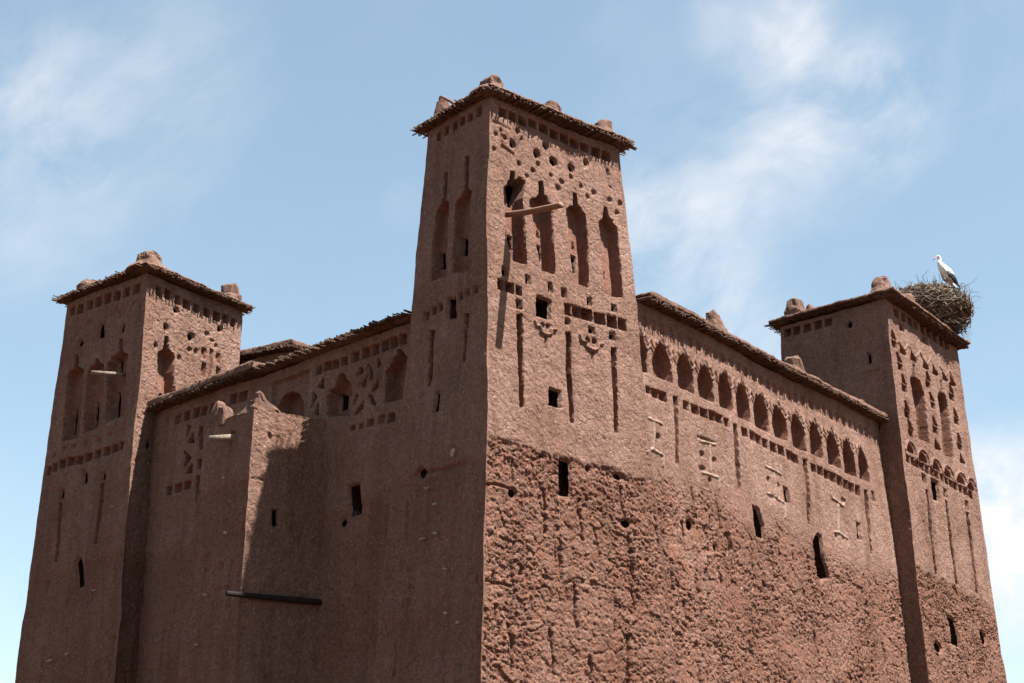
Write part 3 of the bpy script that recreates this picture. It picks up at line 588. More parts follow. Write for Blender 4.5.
  ('square_recess','poly',[(3.039,15.226),(2.763,15.226),(2.763,14.972),(3.039,14.972)],-0.22,None,0),
  ('square_recess','poly',[(2.676,15.215),(2.403,15.215),(2.403,14.962),(2.676,14.962)],-0.22,None,0),
  ('square_recess','poly',[(2.298,15.218),(2.046,15.218),(2.046,14.967),(2.298,14.967)],-0.22,None,0),
  ('square_recess','poly',[(1.969,15.222),(1.72,15.222),(1.72,14.972),(1.969,14.972)],-0.22,None,0),
  ('putlog_hole','round',[(1.272,14.939),(1.081,14.939),(1.081,14.726),(1.272,14.726)],-0.08,None,0),
  ('window_opening','poly',[(0.68,13.906),(0.575,13.833),(0.578,13.575),(0.681,13.565)],-0.08,None,0),
  ('recessed_panel','poly',[(0.832,13.388),(0.341,13.345),(0.473,11.49),(0.964,11.659)],-0.06,None,0),
 ],
 'RR': [
  ('square_recess','poly',[(0.583,15.263),(0.918,15.263),(0.918,15.0),(0.583,15.0)],-0.22,None,0),
  ('square_recess','poly',[(1.065,15.267),(1.407,15.267),(1.407,15.002),(1.065,15.002)],-0.22,None,0),
  ('square_recess','poly',[(1.513,15.277),(1.861,15.277),(1.861,15.01),(1.513,15.01)],-0.22,None,0),
  ('square_recess','poly',[(1.969,15.288),(2.323,15.288),(2.323,15.018),(1.969,15.018)],-0.22,None,0),
  ('square_recess','poly',[(2.513,15.332),(2.875,15.332),(2.875,15.059),(2.513,15.059)],-0.22,None,0),
  ('square_recess','poly',[(2.99,15.354),(3.359,15.354),(3.359,15.078),(2.99,15.078)],-0.22,None,0),
  ('square_recess','poly',[(3.472,15.366),(3.848,15.366),(3.848,15.087),(3.472,15.087)],-0.22,None,0),
  ('square_recess','poly',[(4.0,15.374),(4.357,15.374),(4.357,15.093),(4.0,15.093)],-0.22,None,0),
  ('square_recess','poly',[(4.408,15.356),(4.742,15.356),(4.742,15.095),(4.408,15.095)],-0.22,None,0),
  ('putlog_hole','poly',[(0.875,14.896),(1.164,14.896),(1.164,14.674),(0.875,14.674)],-0.08,None,0),
  ('putlog_hole','poly',[(2.652,15.019),(2.963,15.019),(2.963,14.768),(2.652,14.768)],-0.08,None,0),
  ('blind_niche','poly',[(1.539,13.807),(1.655,13.819),(1.608,13.46),(1.945,13.454),(2.138,13.136),(2.046,11.612),(1.266,11.552),(1.299,12.485),(1.136,13.161),(1.206,13.313),(1.429,13.46)],-0.32,None,0),
  ('blind_niche','poly',[(3.556,13.858),(3.655,13.864),(3.599,13.492),(3.89,13.421),(3.969,13.157),(3.819,11.574),(3.035,11.523),(3.137,12.363),(3.189,13.205),(3.267,13.364),(3.459,13.504)],-0.32,None,0),
  ('triangular_recess','poly',[(0.191,14.404),(0.29,14.45),(0.5,14.219),(0.197,14.208)],-0.28,None,0),
  ('triangular_recess','poly',[(0.134,14.136),(0.477,14.141),(0.471,13.977),(0.146,13.96)],-0.28,None,0),
  ('triangular_recess','poly',[(0.425,13.82),(0.524,13.865),(0.735,13.633),(0.431,13.625)],-0.28,None,0),
  ('triangular_recess','poly',[(0.367,13.555),(0.711,13.555),(0.705,13.392),(0.378,13.38)],-0.28,None,0),
  ('triangular_recess','poly',[(0.524,13.221),(0.623,13.264),(0.834,13.032),(0.53,13.027)],-0.28,None,0),
  ('triangular_recess','poly',[(0.466,12.958),(0.81,12.955),(0.804,12.793),(0.477,12.785)],-0.28,None,0),
  ('triangular_recess','poly',[(0.506,12.457),(0.605,12.498),(0.814,12.266),(0.512,12.266)],-0.28,None,0),
  ('triangular_recess','poly',[(0.449,12.199),(0.79,12.191),(0.784,12.032),(0.46,12.028)],-0.28,None,0),
  ('triangular_recess','poly',[(0.604,11.939),(0.703,11.978),(0.911,11.746),(0.61,11.749)],-0.28,None,0),
  ('triangular_recess','poly',[(0.546,11.683),(0.888,11.671),(0.882,11.513),(0.558,11.512)],-0.28,None,0),
  ('triangular_recess','poly',[(2.461,13.812),(2.564,13.856),(2.777,13.627),(2.464,13.619)],-0.28,None,0),
  ('triangular_recess','poly',[(2.397,13.55),(2.751,13.55),(2.742,13.389),(2.406,13.377)],-0.28,None,0),
  ('triangular_recess','poly',[(2.564,13.209),(2.667,13.252),(2.879,13.022),(2.566,13.018)],-0.28,None,0),
  ('triangular_recess','poly',[(2.5,12.95),(2.853,12.946),(2.844,12.787),(2.508,12.778)],-0.28,None,0),
  ('triangular_recess','poly',[(2.525,12.469),(2.627,12.509),(2.838,12.28),(2.528,12.28)],-0.28,None,0),
  ('triangular_recess','poly',[(2.462,12.214),(2.813,12.205),(2.803,12.048),(2.47,12.044)],-0.28,None,0),
  ('triangular_recess','poly',[(4.29,13.896),(4.4,13.942),(4.625,13.705),(4.289,13.696)],-0.28,None,0),
  ('triangular_recess','poly',[(4.217,13.624),(4.596,13.625),(4.583,13.458),(4.224,13.445)],-0.28,None,0),
  ('triangular_recess','poly',[(4.372,13.154),(4.483,13.198),(4.706,12.96),(4.372,12.956)],-0.28,None,0),
  ('triangular_recess','poly',[(4.299,12.886),(4.677,12.882),(4.665,12.717),(4.306,12.708)],-0.28,None,0),
  ('triangular_recess','poly',[(4.393,12.386),(4.503,12.428),(4.725,12.19),(4.392,12.191)],-0.28,None,0),
  ('triangular_recess','poly',[(4.32,12.122),(4.696,12.113),(4.684,11.951),(4.327,11.947)],-0.28,None,0),
  ('triangular_recess','poly',[(0.793,14.182),(1.108,13.994),(1.09,13.935),(0.691,13.919)],-0.28,None,0),
  ('triangular_recess','poly',[(1.502,14.191),(1.825,14.001),(1.806,13.941),(1.397,13.925)],-0.28,None,0),
  ('triangular_recess','poly',[(2.367,14.191),(2.699,13.997),(2.679,13.936),(2.256,13.92)],-0.28,None,0),
  ('triangular_recess','poly',[(3.076,14.208),(3.416,14.012),(3.395,13.95),(2.96,13.933)],-0.28,None,0),
  ('triangular_recess','poly',[(3.878,14.226),(4.227,14.027),(4.205,13.964),(3.757,13.947)],-0.28,None,0),
  ('triangular_recess','poly',[(4.546,14.223),(4.902,14.022),(4.879,13.958),(4.42,13.941)],-0.28,None,0),
  ('triangular_recess','poly',[(2.555,11.827),(2.882,11.627),(2.862,11.569),(2.445,11.571)],-0.28,None,0),
  ('triangular_recess','poly',[(4.42,11.808),(4.768,11.6),(4.745,11.54),(4.298,11.543)],-0.28,None,0),
  ('arched_niche','poly',[(0.237,11.093),(0.424,11.217),(0.609,11.196),(0.727,11.092),(0.744,11.009),(0.248,10.993)],-0.15,None,0),
  (None,'line',[(0.107,11.015),(0.253,11.215),(0.458,11.327),(0.71,11.312),(0.877,11.157),(0.889,11.056)],0.035,None,0.06),
  ('arched_niche','poly',[(1.069,11.007),(1.263,11.133),(1.455,11.111),(1.575,11.005),(1.592,10.921),(1.08,10.906)],-0.15,None,0),
  (None,'line',[(0.935,10.928),(1.087,11.131),(1.299,11.245),(1.56,11.229),(1.731,11.071),(1.742,10.969)],0.035,None,0.06),
  ('arched_niche','poly',[(2.016,10.979),(2.219,11.108),(2.418,11.086),(2.542,10.977),(2.559,10.892),(2.027,10.876)],-0.15,None,0),
  (None,'line',[(1.876,10.899),(2.036,11.106),(2.257,11.222),(2.528,11.205),(2.705,11.045),(2.715,10.94)],0.035,None,0.06),
  ('arched_niche','poly',[(2.865,10.97),(3.075,11.1),(3.281,11.077),(3.408,10.967),(3.425,10.881),(2.875,10.865)],-0.15,None,0),
  (None,'line',[(2.72,10.888),(2.887,11.099),(3.116,11.216),(3.395,11.199),(3.577,11.036),(3.587,10.93)],0.035,None,0.06),
  ('arched_niche','poly',[(3.839,10.96),(4.059,11.093),(4.272,11.07),(4.403,10.958),(4.42,10.869),(3.849,10.853)],-0.15,None,0),
  (None,'line',[(3.688,10.877),(3.863,11.091),(4.102,11.21),(4.392,11.193),(4.579,11.027),(4.588,10.919)],0.035,None,0.06),
  ('arched_niche','poly',[(4.634,10.909),(4.861,11.044),(5.08,11.02),(5.215,10.907),(5.232,10.817),(4.644,10.801)],-0.15,None,0),
  (None,'line',[(4.478,10.825),(4.659,11.043),(4.906,11.163),(5.205,11.146),(5.396,10.977),(5.405,10.867)],0.035,None,0.06),
  (None,'line',[(0.349,13.997),(0.636,14.238),(0.849,14.079)],0.025,None,0.05),
  (None,'line',[(1.028,14.091),(1.324,14.336),(1.542,14.174)],0.025,None,0.05),
  (None,'line',[(1.811,14.099),(2.118,14.348),(2.342,14.184)],0.025,None,0.05),
  (None,'line',[(2.615,14.097),(2.934,14.35),(3.163,14.183)],0.025,None,0.05),
  (None,'line',[(3.324,14.093),(3.652,14.349),(3.886,14.18)],0.025,None,0.05),
  (None,'line',[(4.143,14.14),(4.484,14.401),(4.724,14.229)],0.025,None,0.05),
  ('square_recess','poly',[(0.117,10.875),(0.41,10.875),(0.41,10.659),(0.117,10.659)],-0.2,None,0),
  ('square_recess','poly',[(0.438,10.868),(0.735,10.868),(0.735,10.65),(0.438,10.65)],-0.2,None,0),
  ('square_recess','poly',[(0.763,10.86),(1.064,10.86),(1.064,10.64),(0.763,10.64)],-0.2,None,0),
  ('square_recess','poly',[(1.092,10.852),(1.397,10.852),(1.397,10.631),(1.092,10.631)],-0.2,None,0),
  ('square_recess','poly',[(1.426,10.844),(1.735,10.844),(1.735,10.622),(1.426,10.622)],-0.2,None,0),
  ('square_recess','poly',[(1.764,10.836),(2.077,10.836),(2.077,10.612),(1.764,10.612)],-0.2,None,0),
  ('square_recess','poly',[(2.106,10.828),(2.424,10.828),(2.424,10.602),(2.106,10.602)],-0.2,None,0),
  ('square_recess','poly',[(2.453,10.819),(2.776,10.819),(2.776,10.593),(2.453,10.593)],-0.2,None,0),
  ('square_recess','poly',[(2.805,10.811),(3.132,10.811),(3.132,10.583),(2.805,10.583)],-0.2,None,0),
  ('square_recess','poly',[(3.161,10.802),(3.493,10.802),(3.493,10.573),(3.161,10.573)],-0.2,None,0),
  ('square_recess','poly',[(3.523,10.794),(3.859,10.794),(3.859,10.562),(3.523,10.562)],-0.2,None,0),
  ('square_recess','poly',[(3.889,10.785),(4.23,10.785),(4.23,10.552),(3.889,10.552)],-0.2,None,0),
  ('square_recess','poly',[(4.26,10.776),(4.607,10.776),(4.607,10.542),(4.26,10.542)],-0.2,None,0),
  ('square_recess','poly',[(4.637,10.767),(4.988,10.767),(4.988,10.531),(4.637,10.531)],-0.2,None,0),
  ('slit_recess','poly',[(1.186,10.074),(1.354,10.083),(1.355,7.874),(1.191,7.873)],-0.2,None,0),
  ('slit_recess','poly',[(2.588,10.056),(2.762,10.054),(2.821,7.787),(2.647,7.785)],-0.2,None,0),
  ('slit_recess','poly',[(4.244,10.011),(4.462,10.014),(4.392,7.739),(4.207,7.738)],-0.2,None,0),
  ('putlog_hole','poly',[(1.108,10.518),(1.372,10.518),(1.372,10.29),(1.108,10.29)],-0.08,None,0),
  ('putlog_hole','poly',[(2.561,10.413),(2.841,10.413),(2.841,10.178),(2.561,10.178)],-0.08,None,0),
  ('putlog_hole','poly',[(4.26,10.36),(4.525,10.36),(4.525,10.118),(4.26,10.118)],-0.08,None,0),
  ('window_opening','poly',[(1.724,10.528),(2.26,10.521),(2.201,9.933),(1.688,9.918)],-0.08,None,0),
  ('window_opening','poly',[(1.687,6.844),(2.333,6.763),(2.406,6.341),(2.371,6.013),(1.739,6.055),(1.838,6.486)],-0.08,None,0),
  ('putlog_hole','round',[(0.535,6.048),(1.031,6.048),(1.031,5.724),(0.535,5.724)],-0.08,None,0),
  ('putlog_hole','round',[(4.167,6.735),(4.617,6.735),(4.617,6.239),(4.167,6.239)],-0.08,None,0),
 ],
 'TR': [
  ('window_opening','poly',[(0.521,7.683),(0.656,7.683),(0.656,7.3),(0.521,7.3)],-0.08,None,0),
  (None,'round',[(0.349,9.251),(0.415,9.251),(0.415,9.113),(0.349,9.113)],-0.06,None,0),
  (None,'line',[(0.006,8.224),(0.301,8.202)],-0.04,None,0.04),
 ],
 'TL': [
  ('putlog_hole','round',[(0.822,9.413),(0.663,9.413),(0.663,9.289),(0.822,9.289)],-0.08,None,0),
  (None,'round',[(1.393,6.886),(1.143,6.886),(1.143,6.674),(1.393,6.674)],-0.08,None,0),
  (None,'round',[(0.934,6.111),(0.662,6.111),(0.662,5.975),(0.934,5.975)],-0.08,None,0),
  (None,'round',[(0.556,6.129),(0.318,6.129),(0.318,6.044),(0.556,6.044)],-0.08,None,0),
  (None,'round',[(0.792,6.628),(0.671,6.628),(0.671,6.455),(0.792,6.455)],-0.08,None,0),
 ],
}
BOUNDARY = {'CR': [(-0.333, 8.137), (0.073, 8.13), (0.403, 8.119), (0.907, 8.076), (1.423, 8.051), (1.893, 8.044), (2.312, 8.041), (2.739, 8.028), (3.236, 8.011), (3.507, 7.99)], 'RW': [(-0.461, 7.888), (-0.17, 7.859), (0.626, 8.091), (1.401, 7.974), (2.222, 7.944), (2.897, 7.882), (2.13, 8.115), (3.439, 7.734), (4.117, 7.517), (5.442, 7.984), (6.492, 7.675), (7.642, 7.547), (8.884, 7.522), (10.007, 7.512)], 'CL': [(-0.326, 7.72), (0.705, 7.814), (1.566, 7.801), (2.245, 7.84)], 'LL': [(-0.295, 7.765), (1.734, 7.592), (3.889, 7.32)], 'LR': [(-0.127, 7.768), (0.338, 7.709)], 'LW': [(9.029, 7.691), (7.417, 7.697)], 'RR': [(-0.324, 7.847), (1.225, 7.734), (3.753, 7.585), (5.72, 7.416)], 'TL': [(-0.076, 8.214), (1.21, 8.274)]}
CENTRE = dict(near=(-0.4399, 24.9961, 15.3257), ar=50.8, al=-41, wr=3.5400, wl=2.0200, br=0.05, bl=0.05, bbl=0.05, bbr=0.05)
RIGHT = dict(near=(10.3330, 36.3842, 15.3291), ar=37, al=-47, wr=5.4567, wl=3.4502, br=0.03, bl=0.025, bbl=0.03, bbr=0.03)
LEFT = dict(near=(-9.4124, 33.6975, 15.0316), ar=33, al=-50, wr=3.4347, wl=3.5500, br=0.042, bl=0.018, bbl=0.025, bbr=0.03)
TURRET = dict(near=(-5.3619, 28.0762, 9.7416), ar=55, al=-45, wr=1.6794, wl=1.7000, br=0.02, bl=0.03, bbl=0.03, bbr=0.03)
RWALL = dict(o=(2.6606, 27.3710, 11.8171), ang=38, b=0.055)
LWALL = dict(o=(-2.1191, 27.2176, 11.3427), ang=-45, b=0.02)

# ------------------------------------------------------------------ numpy noise
def _hash(ix, iy, iz, seed):
    h = (ix.astype(np.uint32) * np.uint32(374761393)) ^ (iy.astype(np.uint32) * np.uint32(668265263)) ^ (iz.astype(np.uint32) * np.uint32(2147483647 - 58)) ^ np.uint32((seed * 974711 + 12345) & 0xffffffff)
    h = (h ^ (h >> np.uint32(13))) * np.uint32(1274126177)
    h = (h ^ (h >> np.uint32(16))) * np.uint32(2246822519)
    h = h ^ (h >> np.uint32(15))
    return h.astype(np.float32) / np.float32(4294967295.0)


def noise3(p, freq, seed):
    q = (np.asarray(p, np.float32) * np.float32(freq)) + np.float32(173.3)
    i = np.floor(q)
    f = q - i
    i = i.astype(np.int64)
    f = f * f * (3 - 2 * f)
    r = np.zeros(len(q), np.float32)
    for dx in (0, 1):
        wx = f[:, 0] if dx else 1 - f[:, 0]
        for dy in (0, 1):
            wy = f[:, 1] if dy else 1 - f[:, 1]
            for dz in (0, 1):
                wz = f[:, 2] if dz else 1 - f[:, 2]
                r += wx * wy * wz * _hash(i[:, 0] + dx, i[:, 1] + dy, i[:, 2] + dz, seed)
    return r * 2 - 1


def noise2(u, v, freq, seed):
    x = u * freq + 211.7
    y = v * freq + 97.1
    ix = np.floor(x)
    iy = np.floor(y)
    fx = x - ix
    fy = y - iy
    ix = ix.astype(np.int64)
    iy = iy.astype(np.int64)
    fx = fx * fx * (3 - 2 * fx)
    fy = fy * fy * (3 - 2 * fy)
    z = np.zeros_like(ix)
    a = _hash(ix, iy, z, seed)
    b = _hash(ix + 1, iy, z, seed)
    c = _hash(ix, iy + 1, z, seed)
    d = _hash(ix + 1, iy + 1, z, seed)
    return ((a * (1 - fx) + b * fx) * (1 - fy) + (c * (1 - fx) + d * fx) * fy) * 2 - 1


def worley(u, v, cu, cv, seed):
    """F1, F2, a random number per cell and the flake tilt, cells cu by cv metres"""
    x = u / cu + 311.0
    y = v / cv + 157.0
    ix = np.floor(x).astype(np.int64)
    iy = np.floor(y).astype(np.int64)
    f1 = np.full(x.shape, 9.0)
    f2 = np.full(x.shape, 9.0)
    cell = np.zeros(x.shape)
    tilt = np.zeros(x.shape)
    z = np.zeros_like(ix)
    for dx in (-1, 0, 1):
        for dy in (-1, 0, 1):
            jx = ix + dx
            jy = iy + dy
            px = jx + _hash(jx, jy, z, seed)
            py = jy + _hash(jx, jy, z + 1, seed)
            d = np.hypot(px - x, py - y)
            near = d < f1
            f2 = np.where(near, f1, np.minimum(f2, d))
            cell = np.where(near, _hash(jx, jy, z + 2, seed), cell)
            tx = _hash(jx, jy, z + 3, seed) - 0.5
            ty = _hash(jx, jy, z + 4, seed) - 0.5
            tilt = np.where(near, ((x - px) * cu * tx + (y - py) * cv * ty) * 2, tilt)
            f1 = np.where(near, d, f1)
    return f1, f2, cell, tilt


def smooth(a, b, x):
    t = np.clip((x - a) / (b - a), 0, 1)
    return t * t * (3 - 2 * t)


def wobble(p):
    """hand-built unevenness of all mud walls, one field in space so that corners stay closed"""
    out = np.zeros_like(p)
    for freq, amp, sd in ((0.45, 0.05, 1), (1.4, 0.026, 11), (4.2, 0.008, 21), (11.0, 0.004, 31)):
        for k in range(3):
            out[:, k] += amp * noise3(p, freq, sd + k)
    return p + out


# ------------------------------------------------------------------ scene-graph helpers
def tag(o, label, cat, group=None):
    o['label'] = label
    o['category'] = cat
    if group:
        o['group'] = group
    return o


def thing(name, loc, label, cat, group=None):
    o = bpy.data.objects.new(name, None)
    o.empty_display_size = 0.3
    COL.objects.link(o)
    o.location = loc
    return tag(o, label, cat, group)


def mesh_object(name, verts, faces, mat, parent=None, base=(0, 0, 0), attr=None, flat=True):
    """verts (n,3) in world metres, faces a list or an (m,4) array; becomes ONE object"""
    v = np.asarray(verts, np.float32) - np.asarray(base, np.float32)
    me = bpy.data.meshes.new(name)
    if isinstance(faces, np.ndarray):
        m = len(faces)
        k = faces.shape[1]
        me.vertices.add(len(v))
        me.vertices.foreach_set('co', v.ravel())
        me.loops.add(m * k)
        me.loops.foreach_set('vertex_index', faces.astype(np.int32).ravel())
        me.polygons.add(m)
        me.polygons.foreach_set('loop_start', np.arange(0, m * k, k, dtype=np.int32))
        me.update(calc_edges=True)
    else:
        me.from_pydata(v.tolist(), [], faces)
        me.update()
    if attr is not None:
        a = me.attributes.new('erosion', 'FLOAT', 'POINT')
        a.data.foreach_set('value', np.asarray(attr, np.float32))
    if not flat:
        me.polygons.foreach_set('use_smooth', [True] * len(me.polygons))
    if mat:
        me.materials.append(mat)
    o = bpy.data.objects.new(name, me)
    COL.objects.link(o)
    if parent is not None:
        o.parent = parent
    else:
        o.location = base
    return o


# ------------------------------------------------------------------ materials
def new_mat(name):
    m = bpy.data.materials.new(name)
    m.use_nodes = True
    return m, NT(m.node_tree)


def mud(name, a, b, red, roughness=0.95, specks=1.0, bump=1.0):
    m, t = new_mat(name)
    out = t.n('ShaderNodeOutputMaterial')
    bs = t.n('ShaderNodeBsdfPrincipled', i_Roughness=roughness)
    bs.inputs['Specular IOR Level'].default_value = 0.15
    tc = t.n('ShaderNodeTexCoord').outputs['Object']
    er = t.n('ShaderNodeAttribute', attribute_name='erosion').outputs['Fac']
    big = t.n('ShaderNodeTexNoise', i_Scale=0.55, i_Detail=5.0, i_Roughness=0.6)
    mid = t.n('ShaderNodeTexNoise', i_Scale=5.0, i_Detail=6.0, i_Roughness=0.65)
    fine = t.n('ShaderNodeTexNoise', i_Scale=48.0, i_Detail=4.0, i_Roughness=0.7)
    for nd in (big, mid, fine):
        t.l(tc, nd.inputs['Vector'])
    c = t.mix(t.ramp(big.outputs['Fac'], [(0.35, (0, 0, 0)), (0.65, (1, 1, 1))]), a, b)
    # redder raw earth where the render has washed off
    rd = t.math('MULTIPLY', er, t.ramp(mid.outputs['Fac'], [(0.42, (0, 0, 0)), (0.62, (1, 1, 1))]))
    c = t.mix(t.math('MULTIPLY', t.math('ADD', t.math('MULTIPLY', rd, 0.6), t.math('MULTIPLY', er, 0.35)), 0.9), c, red)
    c = t.mix(1.0, c, t.ramp(mid.outputs['Fac'], [(0.25, (0.79, 0.78, 0.77)), (0.75, (1.19, 1.20, 1.21))]), 'MULTIPLY')
    grit = t.n('ShaderNodeTexNoise', i_Scale=15.0, i_Detail=3.0, i_Roughness=0.6)
    t.l(tc, grit.inputs['Vector'])
    c = t.mix(1.0, c, t.ramp(grit.outputs['Fac'], [(0.30, (0.76, 0.74, 0.72)), (0.70, (1.24, 1.26, 1.28))]), 'MULTIPLY')
    # old rain runs and bleached bands
    smp = t.n('ShaderNodeMapping')
    smp.inputs['Scale'].default_value = (2.6, 2.6, 0.22)
    t.l(tc, smp.inputs['Vector'])
    run = t.n('ShaderNodeTexNoise', i_Scale=1.0, i_Detail=5.0, i_Roughness=0.6)
    t.l(smp.outputs[0], run.inputs['Vector'])
    c = t.mix(1.0, c, t.ramp(run.outputs['Fac'], [(0.30, (0.80, 0.77, 0.75)), (0.52, (1.0, 1.0, 1.0)), (0.72, (1.14, 1.16, 1.18))]), 'MULTIPLY')
    c = t.mix(1.0, c, t.ramp(fine.outputs['Fac'], [(0.25, (0.70, 0.68, 0.66)), (0.75, (1.30, 1.32, 1.34))]), 'MULTIPLY')
    # straw and small pale stones in the mix
    vo = t.n('ShaderNodeTexVoronoi', i_Scale=7.0)
    t.l(tc, vo.inputs['Vector'])
    wn = t.math('LESS_THAN', vo.outputs['Distance'], 0.085)
    pick = t.n('ShaderNodeSeparateColor')
    t.l(vo.outputs['Color'], pick.inputs[0])
    wn = t.math('MULTIPLY', wn, t.math('GREATER_THAN', pick.outputs[0], 0.50))
    vo2 = t.n('ShaderNodeTexVoronoi', i_Scale=16.0)
    t.l(tc, vo2.inputs['Vector'])
    w2 = t.math('LESS_THAN', vo2.outputs['Distance'], 0.16)
    pick2 = t.n('ShaderNodeSeparateColor')
    t.l(vo2.outputs['Color'], pick2.inputs[0])
    w2 = t.math('MULTIPLY', w2, t.math('GREATER_THAN', pick2.outputs[0], 0.60))
    sp = t.math('MULTIPLY', t.math('ADD', wn, t.math('MULTIPLY', w2, 0.55), True), specks)
    c = t.mix(sp, c, (0.34, 0.27, 0.21))
    t.l(c, bs.inputs['Base Color'])
    # relief: drying cracks, grit
    wv = t.n('ShaderNodeTexNoise', i_Scale=4.0, i_Detail=3.0)
    t.l(tc, wv.inputs['Vector'])
    ws = t.n('ShaderNodeVectorMath', operation='SCALE', i_Scale=0.16)
    t.l(wv.outputs['Color'], ws.inputs[0])
    wa = t.n('ShaderNodeVectorMath', operation='ADD')
    t.l(tc, wa.inputs[0])
    t.l(ws.outputs[0], wa.inputs[1])
    cr = t.n('ShaderNodeTexVoronoi', feature='DISTANCE_TO_EDGE', i_Scale=4.2)
    cr2 = t.n('ShaderNodeTexVoronoi', feature='DISTANCE_TO_EDGE', i_Scale=10.0)
    for nd in (cr, cr2):
        t.l(wa.outputs[0], nd.inputs['Vector'])
    # cracks come and go over the wall
    k1 = t.ramp(cr.outputs['Distance'], [(0.0, (0, 0, 0)), (0.06, (1, 1, 1))])
    k2 = t.ramp(cr2.outputs['Distance'], [(0.0, (0, 0, 0)), (0.09, (1, 1, 1))])
    gate = t.ramp(big.outputs['Fac'], [(0.40, (0.25, 0.25, 0.25)), (0.60, (1, 1, 1))])
    k1 = t.math('MULTIPLY', k1, gate)
    h = t.math('ADD', t.math('MULTIPLY', fine.outputs['Fac'], 0.9), t.math('MULTIPLY', mid.outputs['Fac'], 0.6))
    h = t.math('ADD', h, t.math('MULTIPLY', k1, 0.55))
    h = t.math('ADD', h, t.math('MULTIPLY', k2, 0.30))
    bp = t.n('ShaderNodeBump', i_Strength=0.85 * bump, i_Distance=0.022)
    t.l(h, bp.inputs['Height'])
    t.l(bp.outputs[0], bs.inputs['Normal'])
    t.l(bs.outputs[0], out.inputs['Surface'])
    return m


def simple(name, a, b, scale=20.0, stretch=None, rough=0.85, bump=0.4, dist=0.01):
    m, t = new_mat(name)
    out = t.n('ShaderNodeOutputMaterial')
    bs = t.n('ShaderNodeBsdfPrincipled', i_Roughness=rough)
    bs.inputs['Specular IOR Level'].default_value = 0.2
    tc = t.n('ShaderNodeTexCoord').outputs['Object']
    if stretch:
        mp = t.n('ShaderNodeMapping')
        mp.inputs['Scale'].default_value = stretch
        t.l(tc, mp.inputs['Vector'])
        tc = mp.outputs[0]
    no = t.n('ShaderNodeTexNoise', i_Scale=scale, i_Detail=5.0, i_Roughness=0.65)
    t.l(tc, no.inputs['Vector'])
    c = t.mix(t.ramp(no.outputs['Fac'], [(0.32, (0, 0, 0)), (0.68, (1, 1, 1))]), a, b)
    t.l(c, bs.inputs['Base Color'])
    bp = t.n('ShaderNodeBump', i_Strength=bump, i_Distance=dist)
    t.l(no.outputs['Fac'], bp.inputs['Height'])
    t.l(bp.outputs[0], bs.inputs['Normal'])
    t.l(bs.outputs[0], out.inputs['Surface'])
    return m


M_MUD = mud('mud_render', (0.129, 0.0685, 0.0475), (0.166, 0.097, 0.072), (0.112, 0.046, 0.028))
M_RECESS_SHADE = mud('recess_shade_red_mud', (0.124, 0.056, 0.037), (0.148, 0.071, 0.049), (0.105, 0.045, 0.027), specks=0.4, bump=0.6)  # redder unbleached mud, its colour also darkened to stand in for shade inside recesses
M_RELIEF = mud('pale_relief_mud', (0.180, 0.118, 0.090), (0.205, 0.138, 0.107), (0.180, 0.118, 0.090), specks=0.5, bump=0.6)
M_ROOFMUD = mud('roof_mud', (0.104, 0.057, 0.040), (0.132, 0.076, 0.055), (0.11, 0.055, 0.04), specks=0.4)
M_CANE = simple('cane', (0.040, 0.021, 0.014), (0.120, 0.070, 0.046), 9.0, bump=0.5)
M_WOOD = simple('weathered_wood', (0.100, 0.050, 0.032), (0.20, 0.115, 0.076), 7.0, (1, 1, 6), bump=0.5)
M_PIPE = simple('limed_pipe', (0.090, 0.062, 0.045), (0.20, 0.155, 0.12), 9.0, bump=0.3)
M_DARKWOOD = simple('dark_wood', (0.007, 0.005, 0.004), (0.018, 0.012, 0.009), 9.0, bump=0.5)
M_STONE = simple('pale_stone', (0.20, 0.15, 0.115), (0.36, 0.30, 0.25), 14.0, bump=0.5)
M_TWIG = simple('twig', (0.040, 0.028, 0.020), (0.19, 0.145, 0.105), 5.0, bump=0.2)
M_NESTCORE = simple('nest_litter', (0.025, 0.016, 0.011), (0.07, 0.046, 0.032), 12.0, bump=1.0, dist=0.05)
M_WHITE = simple('white_feather', (0.50, 0.475, 0.44), (0.62, 0.60, 0.565), 14.0, bump=0.25)
M_BLACK = simple('black_feather', (0.005, 0.005, 0.006), (0.013, 0.013, 0.014), 20.0, rough=0.6, bump=0.4)
M_RED = simple('red_horn', (0.26, 0.075, 0.040), (0.34, 0.11, 0.06), 12.0, rough=0.5, bump=0.1)
M_EYE = simple('eye', (0.01, 0.01, 0.01), (0.015, 0.015, 0.015), 10.0, rough=0.2, bump=0.0)
M_GROUND = simple('dry_earth', (0.060, 0.026, 0.012), (0.110, 0.049, 0.024), 0.6, bump=0.8, dist=0.05)


# ------------------------------------------------------------------ mud wall patches
def seg_dist(px, py, pts, closed):
    """distance to a polyline; for closed ones negative inside"""
    d = np.full(px.shape, 1e9)
    n = len(pts)
    inside = np.zeros(px.shape, bool)
    rng = range(n) if closed else range(n - 1)
    for i in rng:
        ax, ay = pts[i]
        bx, by = pts[(i + 1) % n]
        ex, ey = bx - ax, by - ay
        L = ex * ex + ey * ey + 1e-12
        t = np.clip(((px - ax) * ex + (py - ay) * ey) / L, 0, 1)
        d = np.minimum(d, np.hypot(px - ax - t * ex, py - ay - t * ey))
        if closed and abs(by - ay) > 1e-9:
            c = ((ay > py) != (by > py)) & (px < ex * (py - ay) / (by - ay) + ax)
            inside ^= c
    return np.where(inside, -d, d) if closed else d


def z_rows(z0, res, zfine=3.6, zend=0.0):
    rows = list(np.arange(z0, zfine, -res))
    step = res
    z = rows[-1]
    while z > zend + 0.02:
        step = min(step * 1.35, 0.5)
        z = max(z - step, zend)
        rows.append(z)
    return np.array(rows)


def part_is_small(f):
    return f[0] == 'putlog_hole'


